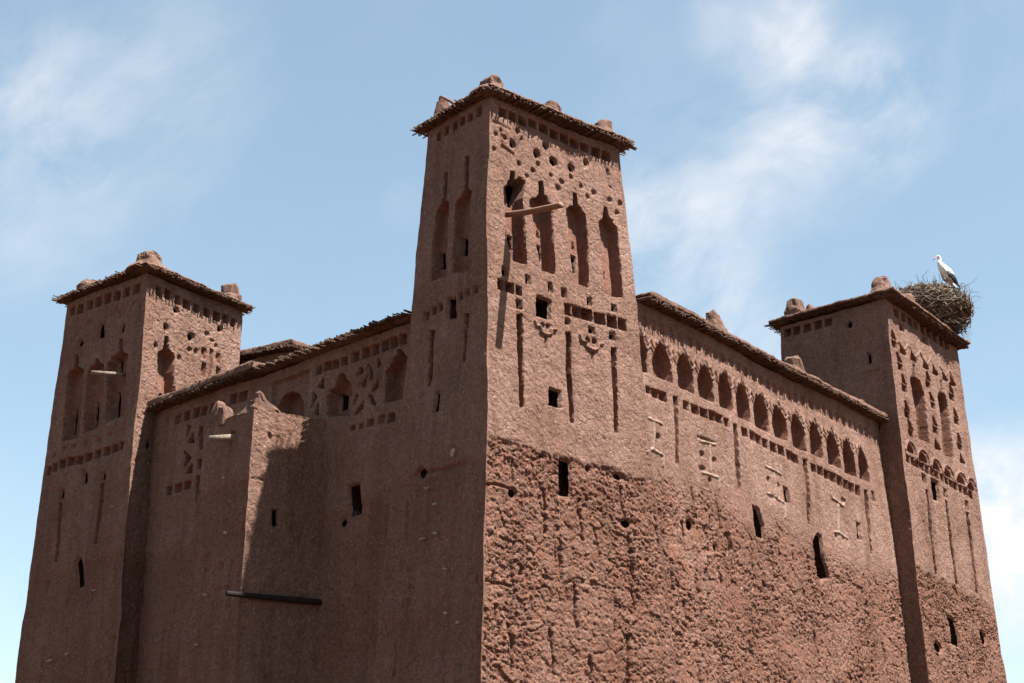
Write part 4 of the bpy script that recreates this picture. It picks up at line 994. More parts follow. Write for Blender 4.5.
def make_patch(o, d, nrm, b, uL, uR, zs, res, key=None, seed=0, rubble=0.5):
    """one battered wall face. uL(h), uR(h): its ends at h metres below the top. Returns verts, quads, quad part ids, erosion."""
    o = np.array(o)
    h = o[2] - zs
    width = float(np.max(uR(h) - uL(h)))
    nc = max(2, int(round(width / res)) + 1)
    s = np.linspace(0, 1, nc)
    U = uL(h)[:, None] + (uR(h) - uL(h))[:, None] * s[None, :]
    Z = np.repeat(zs[:, None], nc, 1)
    H = o[2] - Z
    P = o + d * U[..., None] + nrm * (b * H)[..., None] - np.array([0, 0, 1]) * H[..., None]
    nr = len(zs)
    ids = np.full((nr, nc), -1, np.int32)
    depth = np.zeros((nr, nc))
    through = np.zeros((nr, nc), bool)
    chambers = {}
    edge = np.minimum(U - U[:, :1], U[:, -1:] - U)
    ero = np.zeros((nr, nc))
    feats = FEATURES.get(key, []) if key else []
    if key and res < 0.1:
        u, v = U.ravel(), Z.ravel()
        if key in BOUNDARY:
            bp = sorted(BOUNDARY[key])
            bz = np.interp(u, [p[0] for p in bp], [p[1] for p in bp])
            bz = bz + 0.05 * noise2(u, v, 3.0, seed + 5) + 0.03 * noise2(u, v, 9.0, seed + 6)
            soft = 0.05 if key in ('CR',) else (0.5 if key == 'RW' else 0.12)
            e = smooth(-soft, soft, bz - v)
            if key in ('CL', 'LL', 'LR', 'LW', 'RL', 'TL', 'TR'):
                lip = 0.03
                k_e = 0.45
            else:
                lip = 0.022
                k_e = 1.0
        else:
            e = np.zeros_like(u)
            lip, k_e = 0, 0.4
        wu = u + 0.06 * noise2(u, v, 5.0, seed + 40)
        wv_ = v + 0.05 * noise2(u, v, 6.0, seed + 41)
        # plaster: trowelled lumps, shallow flakes
        f1, f2, cell, tl = worley(wu, wv_, 0.21, 0.17, seed + 50)
        pl = 0.005 * noise2(u, v, 5, seed + 1) + 0.005 * noise2(u, v, 17, seed + 2) + 0.005 * noise2(u, v, 34, seed + 3)
        pl = pl + rubble * (0.009 * (cell - 0.5) - 0.012 * (1 - smooth(0.0, 0.11, f2 - f1)))
        f1, f2, cell, tl = worley(wu, wv_, 0.075, 0.065, seed + 51)
        pl = pl + rubble * (0.014 * (cell - 0.5) - 0.008 * (1 - smooth(0.0, 0.2, f2 - f1)))
        # raw rammed earth: eroded beds and flakes, deep cracks
        g1, g2, gc, gt = worley(wu, wv_ + 0.12 * u, 0.46, 0.30, seed + 60)
        h1, h2, hc, ht = worley(wu + 0.4, wv_ + 0.2 * u, 0.17, 0.10, seed + 61)
        k1, k2, kc, kt = worley(wu, wv_ + .3 + .25 * u, 0.085, 0.05, seed + 62)
        patch = smooth(-0.5, 0.5, noise2(u, v * 1.6, 1.1, seed + 17) + 0.4 * noise2(u, v * 1.6, 3.7, seed + 18))
        er = 0.020 * (gc - 0.5) + 0.07 * gt - 0.036 * (1 - smooth(0.0, 0.05, g2 - g1))
        er = er + (0.6 + 0.6 * patch) * (0.012 * (hc - 0.5) + 0.17 * ht - 0.024 * (1 - smooth(0.0, 0.13, h2 - h1)))
        er = er + (0.35 + 0.9 * patch) * (0.018 * (kc - 0.5) + 0.26 * kt - 0.018 * (1 - smooth(0.0, 0.2, k2 - k1)))
        er = er + 0.009 * noise2(u, v * 2.4, 1.3, seed + 7) + 0.009 * noise2(u, v, 19, seed + 9) + 0.007 * noise2(u, v, 36, seed + 10)
        # upright shrinkage joints, staggered from lift to lift
        row = np.floor((v + 0.06 * noise2(u, v, 1.2, seed + 25)) / 0.82)
        xx = (u + 0.05 * noise2(u, v, 2.2, seed + 26) + 0.03 * noise2(u, v, 9.0, seed + 27)) / 0.95 + row * 0.37
        jx = np.round(xx)
        on = _hash(jx.astype(np.int64), row.astype(np.int64), np.zeros(len(u), np.int64), seed + 28) > 0.40
        er = er - on * 0.11 * np.exp(-((xx - jx) * 0.95 / 0.030) ** 2) * smooth(-0.7, 0.1, noise2(u, v, 2.6, seed + 29))
        lift = (v + 0.05 * noise2(u, v, 1.5, seed + 15)) / 0.82
        er = er - 0.014 * np.exp(-((lift - np.round(lift)) * 0.82 / 0.022) ** 2) * smooth(-0.2, 0.3, noise2(u, v, 0.9, seed + 16))
        fine = pl * (1 - e) + (er * k_e - lip + pl * (1 - k_e)) * e
        fine = fine.reshape(nr, nc) * smooth(0.0, 0.07, edge) if key not in ('RW', 'LW') else fine.reshape(nr, nc)
        ero = (e * k_e).reshape(nr, nc)
        base = fine.copy()
        jit = 0.007 * noise2(u, v, 4.0, seed + 20) + 0.003 * noise2(u, v, 13.0, seed + 21)
        jit = jit.reshape(nr, nc)
        for k, (part, kind, pts, dep, par, lw) in enumerate(feats):
            us = [p[0] for p in pts]
            vs = [p[1] for p in pts]
            r0 = max(0, np.searchsorted(-zs, -(max(vs) + 0.15)) - 1)
            r1 = min(nr, np.searchsorted(-zs, -(min(vs) - 0.15)) + 1)
            if r1 <= r0:
                continue
            c0 = np.argmax(np.min(np.abs(U[r0:r1] - (min(us) - 0.15)), 0) <= 0) if False else 0
            um = U[r0:r1]
            cols = np.where((um.max(0) > min(us) - 0.15) & (um.min(0) < max(us) + 0.15))[0]
            if len(cols) == 0:
                continue
            sl = (slice(r0, r1), slice(cols[0], cols[-1] + 1))
            uu, vv = U[sl], Z[sl]
            if kind == 'line':
                sd = seg_dist(uu, vv, pts, False) - lw / 2 + jit[sl] * 0.4
            elif kind == 'round':
                cu, cv = sum(us) / 4, sum(vs) / 4
                ru, rv = (max(us) - min(us)) / 2, (max(vs) - min(vs)) / 2
                sd = (np.hypot((uu - cu) / ru, (vv - cv) / rv) - 1) * min(ru, rv) + jit[sl] * 1.3
            else:
                sd = seg_dist(uu, vv, pts, True) + jit[sl] * (0.5 if part == 'square_recess' else 1.0) + (0.012 if part == 'square_recess' else 0.0)
            m = np.clip(0.5 - sd / ((2.5 if key in ('RR', 'LL', 'LR') else 1.7) * res if kind != 'line' else 0.03), 0, 1)
            if kind == 'line':
                if dep < 0:          # cracks and incised lines come and go
                    m = m * smooth(-0.9, -0.1, noise2(uu, vv, 3.1, seed + 33 + k))
                base[sl] = base[sl] + m * dep
                if dep > 0 and part:
                    ids[sl] = np.where((m > 0.4), k, ids[sl])
            else:
                base[sl] = base[sl] - 0.010 * np.exp(-np.maximum(sd, 0) / 0.025) * (m < 0.5)   # worn lip
                depth[sl] = np.minimum(depth[sl], m * dep)
                if part:
                    ids[sl] = np.where(m > 0.3, k, ids[sl])
                if part == 'window_opening' or part == 'putlog_hole':
                    through[sl] |= m > 0.98
                    lim = (float(np.min(um)), float(np.max(um)))
                    chambers[k] = (min(us), max(us), min(vs), max(vs), dep, lim)
        depth = depth + np.where(depth < -0.02, base * np.clip(1 + depth * 9, 0.12, 1), base)
    verts = (P + nrm * depth[..., None]).reshape(-1, 3)
    # uneven hand-built shape, sampled before the recesses so that their jambs stay straight
    verts = verts + (wobble(P.reshape(-1, 3)) - P.reshape(-1, 3))
    idx = np.arange(nr * nc).reshape(nr, nc)
    if key == 'RW':                      # its start is bonded into the tower
        verts.reshape(nr, nc, 3)[:, 0] -= nrm * 0.35
    q = np.stack([idx[:-1, :-1], idx[1:, :-1], idx[1:, 1:], idx[:-1, 1:]], -1).reshape(-1, 4)
    fi = np.max(np.stack([ids[:-1, :-1], ids[1:, :-1], ids[1:, 1:], ids[:-1, 1:]], -1), -1).reshape(-1)
    # right-handed outward winding
    if np.dot(np.cross(-np.array([0, 0, 1.0]), d), nrm) < 0:
        q = q[:, ::-1]
    th = (through[:-1, :-1] & through[1:, :-1] & through[1:, 1:] & through[:-1, 1:]).reshape(-1)
    boxes = {}
    for k, (u0, u1, v0, v1, dep, lim) in chambers.items():
        if part_is_small(feats[k]):
            gu, gd = 0.14, 0.45
        else:
            gu, gd = 0.40, 0.80
        a0, a1 = max(u0 - gu, lim[0] + 0.3), min(u1 + gu, lim[1] - 0.3)
        a0, a1 = min(a0, u0 - 0.03), max(a1, u1 + 0.03)
        b0, b1 = v0 - gu, v1 + gu
        dn = abs(dep) - 0.012
        df = dn + gd
        cs = []
        for dd in (dn, df):
            for uu_, zz_ in ((a0, b0), (a1, b0), (a1, b1), (a0, b1)):
                hh_ = o[2] - zz_
                cs.append(o + d * uu_ + nrm * (b * hh_ - dd) - np.array([0, 0, hh_]))
        boxes[k] = np.array(cs)
    keep = ~th
    return verts, q[keep], fi[keep], ero.ravel(), feats, boxes


def compact(verts, quads, ero):
    used = np.unique(quads)
    remap = np.zeros(len(verts), np.int64)
    remap[used] = np.arange(len(used))
    return verts[used], remap[quads], ero[used]


def build_walls(parent, base, patches, mat):
    """the wall itself is one part; every niche, window and recess seen in it is a part of its own"""
    vs, qs, es = [], [], []
    n = 0
    for verts, q, fi, ero, feats, boxes in patches:
        keep = fi < 0
        vs.append(verts)
        es.append(ero)
        qs.append(q[keep] + n)
        n += len(verts)
        objs = {}
        for k, f in enumerate(feats):
            sel = fi == k
            if not sel.any():
                continue
            pv, pq, pe = compact(verts, q[sel], ero)
            if k in boxes:      # the dark room or shaft behind the opening
                nb = len(pv)
                pv = np.concatenate([pv, boxes[k]])
                pe = np.concatenate([pe, np.zeros(8)])
                pq = np.concatenate([pq, np.array([[4, 5, 6, 7], [0, 1, 5, 4], [1, 2, 6, 5], [2, 3, 7, 6], [3, 0, 4, 7]]) + nb])
            par = parent
            if f[4] is not None and f[4] in objs:
                par = objs[f[4]]
            m_ = mat
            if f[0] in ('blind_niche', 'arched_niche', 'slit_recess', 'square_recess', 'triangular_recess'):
                m_ = M_RECESS_SHADE
            elif f[0] == 'relief_motif':
                m_ = M_RELIEF
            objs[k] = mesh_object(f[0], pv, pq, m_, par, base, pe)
    V, Q, Er = compact(np.concatenate(vs), np.concatenate(qs), np.concatenate(es))
    return mesh_object('wall', V, Q, mat, parent, base, Er)


def dirv(a):
    return np.array([math.sin(R(a)), math.cos(R(a)), 0.0])


def const(x):
    return lambda h: np.full_like(h, x)


def lin(a, k):
    return lambda h: a + k * h


def tower_axes(T):
    dr, dl = dirv(T['ar']), dirv(T['al'])
    return dr, dl, np.array([dr[1], -dr[0], 0]), np.array([-dl[1], dl[0], 0])


def tower_body(T, parent, base, keyR, keyL, res, seed, rubble):
    n = np.array(T['near'])
    dr, dl, nr, nl = tower_axes(T)
    kR0 = float(np.dot(nl * T['bl'], dr))
    # corners move outwards with the batter of both faces that meet there
    det = dr[0] * dl[1] - dr[1] * dl[0]

    def corner_shift(na, ba, nb, bb):
        # point (per metre of height) lying on both battered planes
        A = np.array([[na[0], na[1]], [nb[0], nb[1]]])
        s = np.linalg.solve(A, np.array([ba, bb]))
        return np.array([s[0], s[1], 0])
    sN = corner_shift(nr, T['br'], nl, T['bl'])
    sR = corner_shift(nr, T['br'], -nl, T['bbr'])
    sL = corner_shift(nl, T['bl'], -nr, T['bbl'])
    sB = corner_shift(-nl, T['bbr'], -nr, T['bbl'])
    zs = z_rows(n[2], res)
    pats = []
    pats.append(make_patch(n, dr, nr, T['br'], lin(0, np.dot(sN, dr)), lin(T['wr'], np.dot(sR, dr)), zs, res, keyR, seed, rubble))
    pats.append(make_patch(n, dl, nl, T['bl'], lin(0, np.dot(sN, dl)), lin(T['wl'], np.dot(sL, dl)), zs, res, keyL, seed + 100, rubble))
    zc = z_rows(n[2], 0.12)
    oR = n + dr * T['wr']
    pats.append(make_patch(oR, dl, -nl, T['bbr'], lin(0, np.dot(sR, dl)), lin(T['wl'], np.dot(sB, dl)), zc, 0.12, None, seed))
    oL = n + dl * T['wl']
    pats.append(make_patch(oL, dr, -nr, T['bbl'], lin(0, np.dot(sL, dr)), lin(T['wr'], np.dot(sB, dr)), zc, 0.12, None, seed))
    return build_walls(parent, base, pats, M_MUD)


# ------------------------------------------------------------------ roofs, canes, finials
def tubes(specs, sides=5):
    """specs: (p0, p1, r0, r1) straight tapered sticks"""
    V, F = [], []
    for p0, p1, r0, r1 in specs:
        p0, p1 = Vector(p0), Vector(p1)
        ax = (p1 - p0)
        if ax.length < 1e-5:
            continue
        ax.normalize()
        s = ax.cross(Vector((0, 0, 1)))
        if s.length < 0.05:
            s = ax.cross(Vector((1, 0, 0)))
        s.normalize()
        t = ax.cross(s)
        b = len(V)
        for p, r in ((p0, r0), (p1, r1)):
            for k in range(sides):
                a = 2 * math.pi * k / sides
                V.append(tuple(p + s * (r * math.cos(a)) + t * (r * math.sin(a))))
        for k in range(sides):
            k2 = (k + 1) % sides
            F.append((b + k, b + k2, b + sides + k2, b + sides + k))
        F.append(tuple(b + k for k in reversed(range(sides))))
        F.append(tuple(b + sides + k for k in range(sides)))
    return V, F


def bent_tube(path, radii, sides=10):
    V, F = [], []
    path = [Vector(p) for p in path]
    for i, (p, r) in enumerate(zip(path, radii)):
        a = path[max(i - 1, 0)]
        b = path[min(i + 1, len(path) - 1)]
        ax = (b - a).normalized()
        s = ax.cross(Vector((0, 0, 1)))
        if s.length < 0.05:
            s = ax.cross(Vector((0, 1, 0)))
        s.normalize()
        t = ax.cross(s)
        rr = r if isinstance(r, tuple) else (r, r)
        for k in range(sides):
            an = 2 * math.pi * k / sides
            V.append(tuple(p + s * (rr[0] * math.cos(an)) + t * (rr[1] * math.sin(an))))
    n = len(path)
    for i in range(n - 1):
        for k in range(sides):
            k2 = (k + 1) % sides
            F.append((i * sides + k, i * sides + k2, (i + 1) * sides + k2, (i + 1) * sides + k))
    F.append(tuple(reversed(range(sides))))
    F.append(tuple((n - 1) * sides + k for k in range(sides)))
    return V, F


def slab(corners, z, over, rise, rng, sag=0.0, crown=0.3, step=0.05):
    """uneven mud roof slab over a convex outline (counter-clockwise corners)"""
    cs = [np.array(c[:2]) for c in corners]
    cen = sum(cs) / len(cs)
    n = len(cs)
    off = []
    for i in range(n):
        a, b, c = cs[i - 1], cs[i], cs[(i + 1) % n]
        e1 = (b - a) / np.linalg.norm(b - a)
        e2 = (c - b) / np.linalg.norm(c - b)
        n1 = np.array([e1[1], -e1[0]])
        n2 = np.array([e2[1], -e2[0]])
        s = np.linalg.solve(np.array([n1, n2]), np.array([over[i - 1], over[i]]))
        off.append(b + s)
    ring = []
    for i in range(n):
        a, b = off[i], off[(i + 1) % n]
        m = max(2, int(np.linalg.norm(b - a) / step))
        for k in range(m):
            ring.append(a + (b - a) * k / m)
    ring = np.array(ring)
    m = len(ring)
    prof = [(0.90, 0.0), (1.0, 0.012), (1.0, rise * 0.5), (0.992, rise * 0.85), (0.97, rise), (0.90, rise + 0.04), (0.75, rise + crown * 0.35), (0.5, rise + crown * 0.7), (0.2, rise + crown)]
    V = []
    size = np.mean(np.linalg.norm(ring - cen, axis=1))
    dist = np.linalg.norm(ring - cen, axis=1, keepdims=True)
    for f, dz in prof:
        # insets are absolute near the rim
        k = f if f <= 0.9 and f != 0.90 else None
        rr = cen + (ring - cen) * (f if f < 0.9 else 1 - (1 - f) * size / dist)
        V.append(np.column_stack([rr, np.full(m, z + dz)]))
    V = np.concatenate(V)
    p = V.copy()
    for fr, am, sd in ((1.2, 0.035, 71), (5.0, 0.020, 75), (13.0, 0.011, 79), (28.0, 0.006, 83)):
        for k in range(3):
            p[:, k] += am * noise3(V, fr, sd + k)
    F = []
    for i in range(len(prof) - 1):
        for k in range(m):
            k2 = (k + 1) % m
            F.append((i * m + k, i * m + k2, (i + 1) * m + k2, (i + 1) * m + k))
    F.append(tuple(reversed(range(m))))
    F.append(tuple((len(prof) - 1) * m + k for k in range(m)))
    return p, F


def cane_row(p0, p1, out, z, over, rng, ext0=0.0, ext1=0.0, pitch=0.05, rad=(0.014, 0.026), tilt=0.0, ragged=0.10, layers=2):
    p0, p1, out = np.array(p0[:2]), np.array(p1[:2]), np.array(out[:2])
    L = np.linalg.norm(p1 - p0)
    e = (p1 - p0) / L
    specs = []
    for ly in range(layers):
        t = -ext0
        while t < L + ext1:
            r = rng.uniform(*rad)
            a = p0 + e * (t + rng.uniform(-.01, .01)) - out * 0.25
            ln = over + rng.uniform(-ragged, ragged) * (1.0 if rng.random() < .85 else 1.8)
            b = p0 + e * (t + rng.uniform(-.05, .05)) + out * ln
            zz = z + ly * 0.035 + rng.uniform(-.008, .012)
            specs.append(((a[0], a[1], zz), (b[0], b[1], zz + tilt + rng.uniform(-.015, .015)), r, r * 0.8))
            t += pitch * rng.uniform(0.7, 1.35)
    return specs


def finial(loc, w, dpt, hgt, ang, seed, profile=None, lean=(0, 0)):
    """lumpy stepped mud finial"""
    prof = profile or [(0.0, 1.0), (0.08, 0.95), (0.16, 0.86), (0.25, 0.72), (0.35, 0.58), (0.45, 0.50), (0.55, 0.46), (0.65, 0.43), (0.75, 0.39), (0.84, 0.33), (0.92, 0.25), (0.97, 0.16), (1.0, 0.06)]
    seg = 28
    d = dirv(ang)
    e = np.array([d[1], -d[0], 0])
    V = []
    for t, s in prof:
        for k in range(seg):
            a = 2 * math.pi * k / seg
            c, q = math.cos(a), math.sin(a)
            pw = 0.55
            x = math.copysign(abs(c) ** pw, c) * w / 2 * s
            y = math.copysign(abs(q) ** pw, q) * dpt / 2 * (0.35 + 0.65 * s)
            V.append(np.array(loc) + d * (x + lean[0] * t) + e * (y + lean[1] * t) + np.array([0, 0, t * hgt]))
    V = np.array(V)
    p = V.copy()
    for fr, am, sd in ((3.0, 0.06, 0), (7.0, 0.034, 5), (16.0, 0.022, 9), (34.0, 0.010, 13)):
        for k in range(3):
            p[:, k] += am * noise3(V + seed * 3.7, fr, 300 + sd + k) * (0.5 + 0.5 * min(1, hgt / .5))
    F = []
    for i in range(len(prof) - 1):
        for k in range(seg):
            k2 = (k + 1) % seg
            F.append((i * seg + k, i * seg + k2, (i + 1) * seg + k2, (i + 1) * seg + k))
    F.append(tuple(reversed(range(seg))))
    F.append(tuple((len(prof) - 1) * seg + k for k in range(seg)))
    return p, F


def part(name, vf, mat, parent, base, flat=True):
    return mesh_object(name, vf[0], vf[1], mat, parent, base, None, flat)


def tower_roof(T, parent, base, rng, over, finials, rise=0.06, ragged=(0.08, 0.05), cane_over=(0.30, 0.30), crown=.12):
    n = np.array(T['near'])
    dr, dl, nr, nl = tower_axes(T)
    A, B = n, n + dr * T['wr']
    Cc, D = n + dr * T['wr'] + dl * T['wl'], n + dl * T['wl']
    z = n[2]
    specs = cane_row(A, B, nr, z + 0.02, cane_over[0], rng, 0.2, 0.2, ragged=ragged[0])
    specs += cane_row(D, A, nl, z + 0.03, cane_over[1], rng, 0.2, 0.2, ragged=ragged[1])
    specs += cane_row(B, Cc, -nl, z + 0.02, 0.28, rng, 0.2, 0.2, layers=1)
    specs += cane_row(Cc, D, -nr, z + 0.03, 0.28, rng, 0.2, 0.2, layers=1)
    part('cane_eave', tubes(specs), M_CANE, parent, base)
    part('mud_roof', slab([A, B, Cc, D], z + 0.085, over, rise, rng, crown=crown), M_ROOFMUD, parent, base)
    for (a, b, w, dp, hh, ang, sd, *rest) in finials:
        p = n + dr * a + dl * b + np.array([0, 0, 0.085 + rise - 0.06])
        part('finial', finial(p, w, dp, hh, ang, sd, *rest), M_ROOFMUD, parent, base)
    return n, dr, dl, nr, nl


def local_point(T, face, u, z, out=0.0):
    n = np.array(T['near'])
    dr, dl, nr, nl = tower_axes(T)
    d, nn, b = (dr, nr, T['br']) if face == 'R' else (dl, nl, T['bl'])
    h = n[2] - z
    return n + d * u + nn * (b * h + out) - np.array([0, 0, h])


def stones(parent, base, T, face, spots, rng):
    """pale stones left sticking out of the earth"""
    for (u, z, ln, hh, rot) in spots:
        p = local_point(T, face, u, z, 0.015)
        n = np.array(T['near'])
        dr, dl, nr, nl = tower_axes(T)
        d, nn = (dr, nr) if face == 'R' else (dl, nl)
        V, F = [], []
        bm = bmesh.new()
        bmesh.ops.create_icosphere(bm, subdivisions=2, radius=1.0)
        pts = np.array([v.co[:] for v in bm.verts])
        k = 1 + 0.22 * noise3(pts + rng.random() * 30, 1.6, 5)
        pts = pts * k[:, None]
        F = [tuple(v.index for v in f.verts) for f in bm.faces]
        bm.free()
        c, s = math.cos(R(rot)), math.sin(R(rot))
        out = []
        for x, y, w in pts:
            a, bb = x * ln / 2, y * hh / 2
            out.append(p + d * (a * c - bb * s) + np.array([0, 0, 1]) * (a * s + bb * c) + nn * w * 0.06)
        part('embedded_stone', (np.array(out), F), M_STONE, parent, base)


# ------------------------------------------------------------------ ground
def make_ground():
    xs = np.concatenate([-np.geomspace(4000, 12, 40), np.linspace(-10, 10, 24), np.geomspace(12, 4000, 40)])
    X, Y = np.meshgrid(xs, xs + 20.0)
    P = np.column_stack([X.ravel(), Y.ravel(), np.zeros(X.size)])
    far = np.clip(np.hypot(P[:, 0], P[:, 1] - 20) / 60 - 0.6, 0, 1)
    P[:, 2] = 0.05 * noise2(P[:, 0], P[:, 1], 0.3, 3) - 0.05 + far * 0.6 * noise2(P[:, 0], P[:, 1], 0.02, 4)
    m = len(xs)
    idx = np.arange(m * m).reshape(m, m)
    q = np.stack([idx[:-1, :-1], idx[:-1, 1:], idx[1:, 1:], idx[1:, :-1]], -1).reshape(-1, 4)
    o = mesh_object('ground', P, q, M_GROUND)
    o['kind'] = 'structure'


make_ground()

# ------------------------------------------------------------------ central tower
rng = random.Random(7)
base = np.array(CENTRE['near']) * np.array([1, 1, 0])
t_c = thing('mud_brick_tower', base, 'tallest mud brick tower, four tall stepped niches and a wooden spout on its sunlit face', 'tower', 'corner towers of the kasbah')
tower_body(CENTRE, t_c, base, 'CR', 'CL', 0.02, 1, 0.55)
tower_roof(CENTRE, t_c, base, rng, [0.26, 0.2, 0.2, 0.20], [
    (0.10, 0.10, 0.80, 0.70, 0.47, 50, 1),
    (0.05, 1.55, 0.50, 0.45, 0.50, -40, 2),
    (1.62, 0.12, 0.85, 0.50, 0.42, 50, 3, None, (0.12, 0)),
    (3.16, 0.12, 0.52, 0.48, 0.48, 50, 4, [(0, 1), (.35, .95), (.5, .72), (.85, .62), (.96, .42), (1, .1)]),
    (3.3, 1.8, 0.52, 0.48, 0.46, 50, 5)], ragged=(0.03, 0.07), cane_over=(0.27, 0.25))
p = local_point(CENTRE, 'R', 0.42, 12.93, -0.30)
dr, dl, nr, nl = tower_axes(CENTRE)
tip = p + nr * 1.72 + dr * 0.08 + np.array([0, 0, -0.36])
V, F = bent_tube([p + (tip - p) * k + np.array([0, 0, -0.03 * math.sin(k * 3.1)]) for k in (0, .2, .4, .6, .8, 1)], [(0.085, .055)] * 6, 12)
part('wooden_spout', (V, F), M_WOOD, t_c, base, False)
q = np.array(CENTRE['near']) + dl * 1.1 + nl * 0.10 + np.array([0, 0, 0.16])
part('roof_stick', bent_tube([q - nl * .5, q + nl * .05 + np.array([0, 0, .15]), q + nl * 0.22 + dl * .1 + np.array([0, 0, .24])], [.03, .03, .027], 8), M_WOOD, t_c, base, False)
stones(t_c, base, CENTRE, 'L', [(1.0, 7.15, .11, .05, -10), (1.33, 6.55, .15, .04, -6), (1.28, 7.5, .10, .03, -15), (0.95, 6.6, .09, .05, 20), (.55, 8.05, .08, .16, 10), (.6, 5.9, .06, .04, 0), (.5, 5.1, .07, .05, 0), (.15, 4.9, .06, .05, 30)], rng)

# ------------------------------------------------------------------ left tower
base = np.array(LEFT['near']) * np.array([1, 1, 0])
t_l = thing('mud_brick_tower', base, 'leftmost mud brick tower, with three shaded stepped niches and a pale spout pipe', 'tower', 'corner towers of the kasbah')
tower_body(LEFT, t_l, base, 'LR', 'LL', 0.020, 3, 1.0)
tower_roof(LEFT, t_l, base, rng, [0.32, 0.2, 0.2, 0.26], [
    (0.15, 0.15, 1.15, 0.9, 0.55, 33, 11),
    (0.2, 2.95, 0.60, 0.55, 0.50, -50, 12, [(0, 1), (.35, .98), (.7, .85), (.9, .6), (1, .15)]),
    (3.15, 0.2, 0.55, 0.55, 0.62, 33, 13, [(0, 1), (.4, .9), (.5, .7), (.9, .62), (1, .2)]),
    (2.7, 0.2, 0.5, 0.5, 0.28, 33, 14)], ragged=(0.06, 0.12), cane_over=(0.36, 0.30))
dr, dl, nr, nl = tower_axes(LEFT)
p = local_point(LEFT, 'L', 0.60, 12.42, -0.28)
tip = local_point(LEFT, 'L', 1.02, 12.36, 0.62)
part('spout_pipe', bent_tube([p, p + (tip - p) * .5, tip], [.055, .055, .055], 12), M_PIPE, t_l, base, False)

stones(t_l, base, LEFT, 'L', [(2.30, 5.35, .22, .07, -5), (1.60, 5.45, .09, .06, 10), (.75, 6.9, .07, .06, 0), (.35, 8.9, .08, .05, 0)], rng)

# ------------------------------------------------------------------ right tower
base = np.array(RIGHT['near']) * np.array([1, 1, 0])
t_r = thing('mud_brick_tower', base, 'rightmost mud brick tower, carved all over with small triangles and carrying the stork nest', 'tower', 'corner towers of the kasbah')
tower_body(RIGHT, t_r, base, 'RR', 'RL', 0.017, 5, 0.6)
tower_roof(RIGHT, t_r, base, rng, [0.36, 0.2, 0.2, 0.26], [
    (0.15, 0.15, 0.95, 0.8, 0.56, 37, 21),
    (0.2, 2.95, 0.55, 0.55, 0.66, -47, 22, [(0, 1), (.35, .98), (.6, .85), (.9, .7), (1, .25)]),
    (0.2, 2.45, 0.55, 0.5, 0.36, -47, 23),
    (1.75, 0.1, 0.65, 0.5, 0.55, 37, 24, [(0, 1), (.5, .95), (.8, .8), (.95, .5), (1, .15)])], rise=0.10, ragged=(0.03, 0.03), cane_over=(0.30, 0.20))

# ------------------------------------------------------------------ curtain walls
def wall_eave(o, d, nn, u0, u1, z, parent, base, over, rng, cane_over, ragged, rise=0.13, back=0.8, cane_on_top=False, tilt=0.0, pitch=0.05):
    a = np.array(o) + d * u0
    b = np.array(o) + d * u1
    zz = z + (0.075 if cane_on_top else 0.02)
    specs = cane_row(a, b, nn, zz, cane_over, rng, ragged=ragged, tilt=tilt, pitch=pitch, rad=(0.018, 0.03) if cane_on_top else (0.014, 0.026))
    part('cane_eave', tubes(specs), M_CANE, parent, base)
    if np.dot(np.cross(np.append(d[:2], 0), np.array([0, 0, 1.0])), nn) > 0:
        cs = [a, b, b - nn * back, a - nn * back]
    else:
        cs = [b, a, a - nn * back, b - nn * back]
    part('mud_coping', slab(cs, z + (0.02 if cane_on_top else 0.085), [over, 0.0, 0.1, 0.0], rise, rng, crown=0.12), M_ROOFMUD, parent, base)


d = dirv(RWALL['ang'])
nn = np.array([d[1], -d[0], 0])
o = np.array(RWALL['o'])
base = (o + d * 5.9) * np.array([1, 1, 0])
t_rw = thing('mud_curtain_wall', base, 'sunlit mud wall with a row of thirteen pointed blind arches, between the tallest and the rightmost tower', 'wall')
zs = z_rows(o[2], 0.02)
pats = [make_patch(o, d, nn, RWALL['b'], const(-0.2), const(12.5), zs, 0.02, 'RW', 9, 0.22)]
ob = o - nn * 1.0
pats.append(make_patch(ob, d, -nn, 0.0, const(-0.2), const(12.5), z_rows(o[2], 0.2), 0.2, None, 9))
build_walls(t_rw, base, pats, M_MUD)
wall_eave(o, d, nn, -0.12, 12.2, o[2], t_rw, base, 0.32, rng, 0.32, 0.05, 0.09, 1.2)
for u, w, hh, sd, prof in ((3.35, .85, .60, 31, None), (7.25, 1.15, .52, 32, [(0, 1), (.3, .9), (.45, .62), (.9, .5), (1, .2)]), (10.95, 0.8, 0.30, 33, None)):
    part('finial', finial(o + d * u - nn * .12 + np.array([0, 0, .16]), w, .45, hh, RWALL['ang'], sd, prof, (-.1, 0)), M_ROOFMUD, t_rw, base)

d = dirv(LWALL['ang'])
nn = np.array([-d[1], d[0], 0])
o = np.array(LWALL['o'])
base = (o + d * 4.8) * np.array([1, 1, 0])
t_lw = thing('mud_curtain_wall', base, 'shaded mud wall with carved gallery and ragged cane eave, between the leftmost and the tallest tower', 'wall')
zs = z_rows(o[2], 0.022)
pats = [make_patch(o, d, nn, LWALL['b'], const(-1.0), const(10.6), zs, 0.022, 'LW', 13, 0.6)]
pats.append(make_patch(o - nn * 1.0, d, -nn, 0.0, const(-1.0), const(10.6), z_rows(o[2], 0.2), 0.2, None, 13))
build_walls(t_lw, base, pats, M_MUD)
wall_eave(o, d, nn, -0.3, 5.0, o[2], t_lw, base, 0.20, rng, 0.34, 0.04, 0.06, 1.2, True, -0.03, 0.06)
wall_eave(o, d, nn, 5.0, 10.3, o[2] + .01, t_lw, base, 0.34, rng, 0.32, 0.05, 0.17, 1.2)

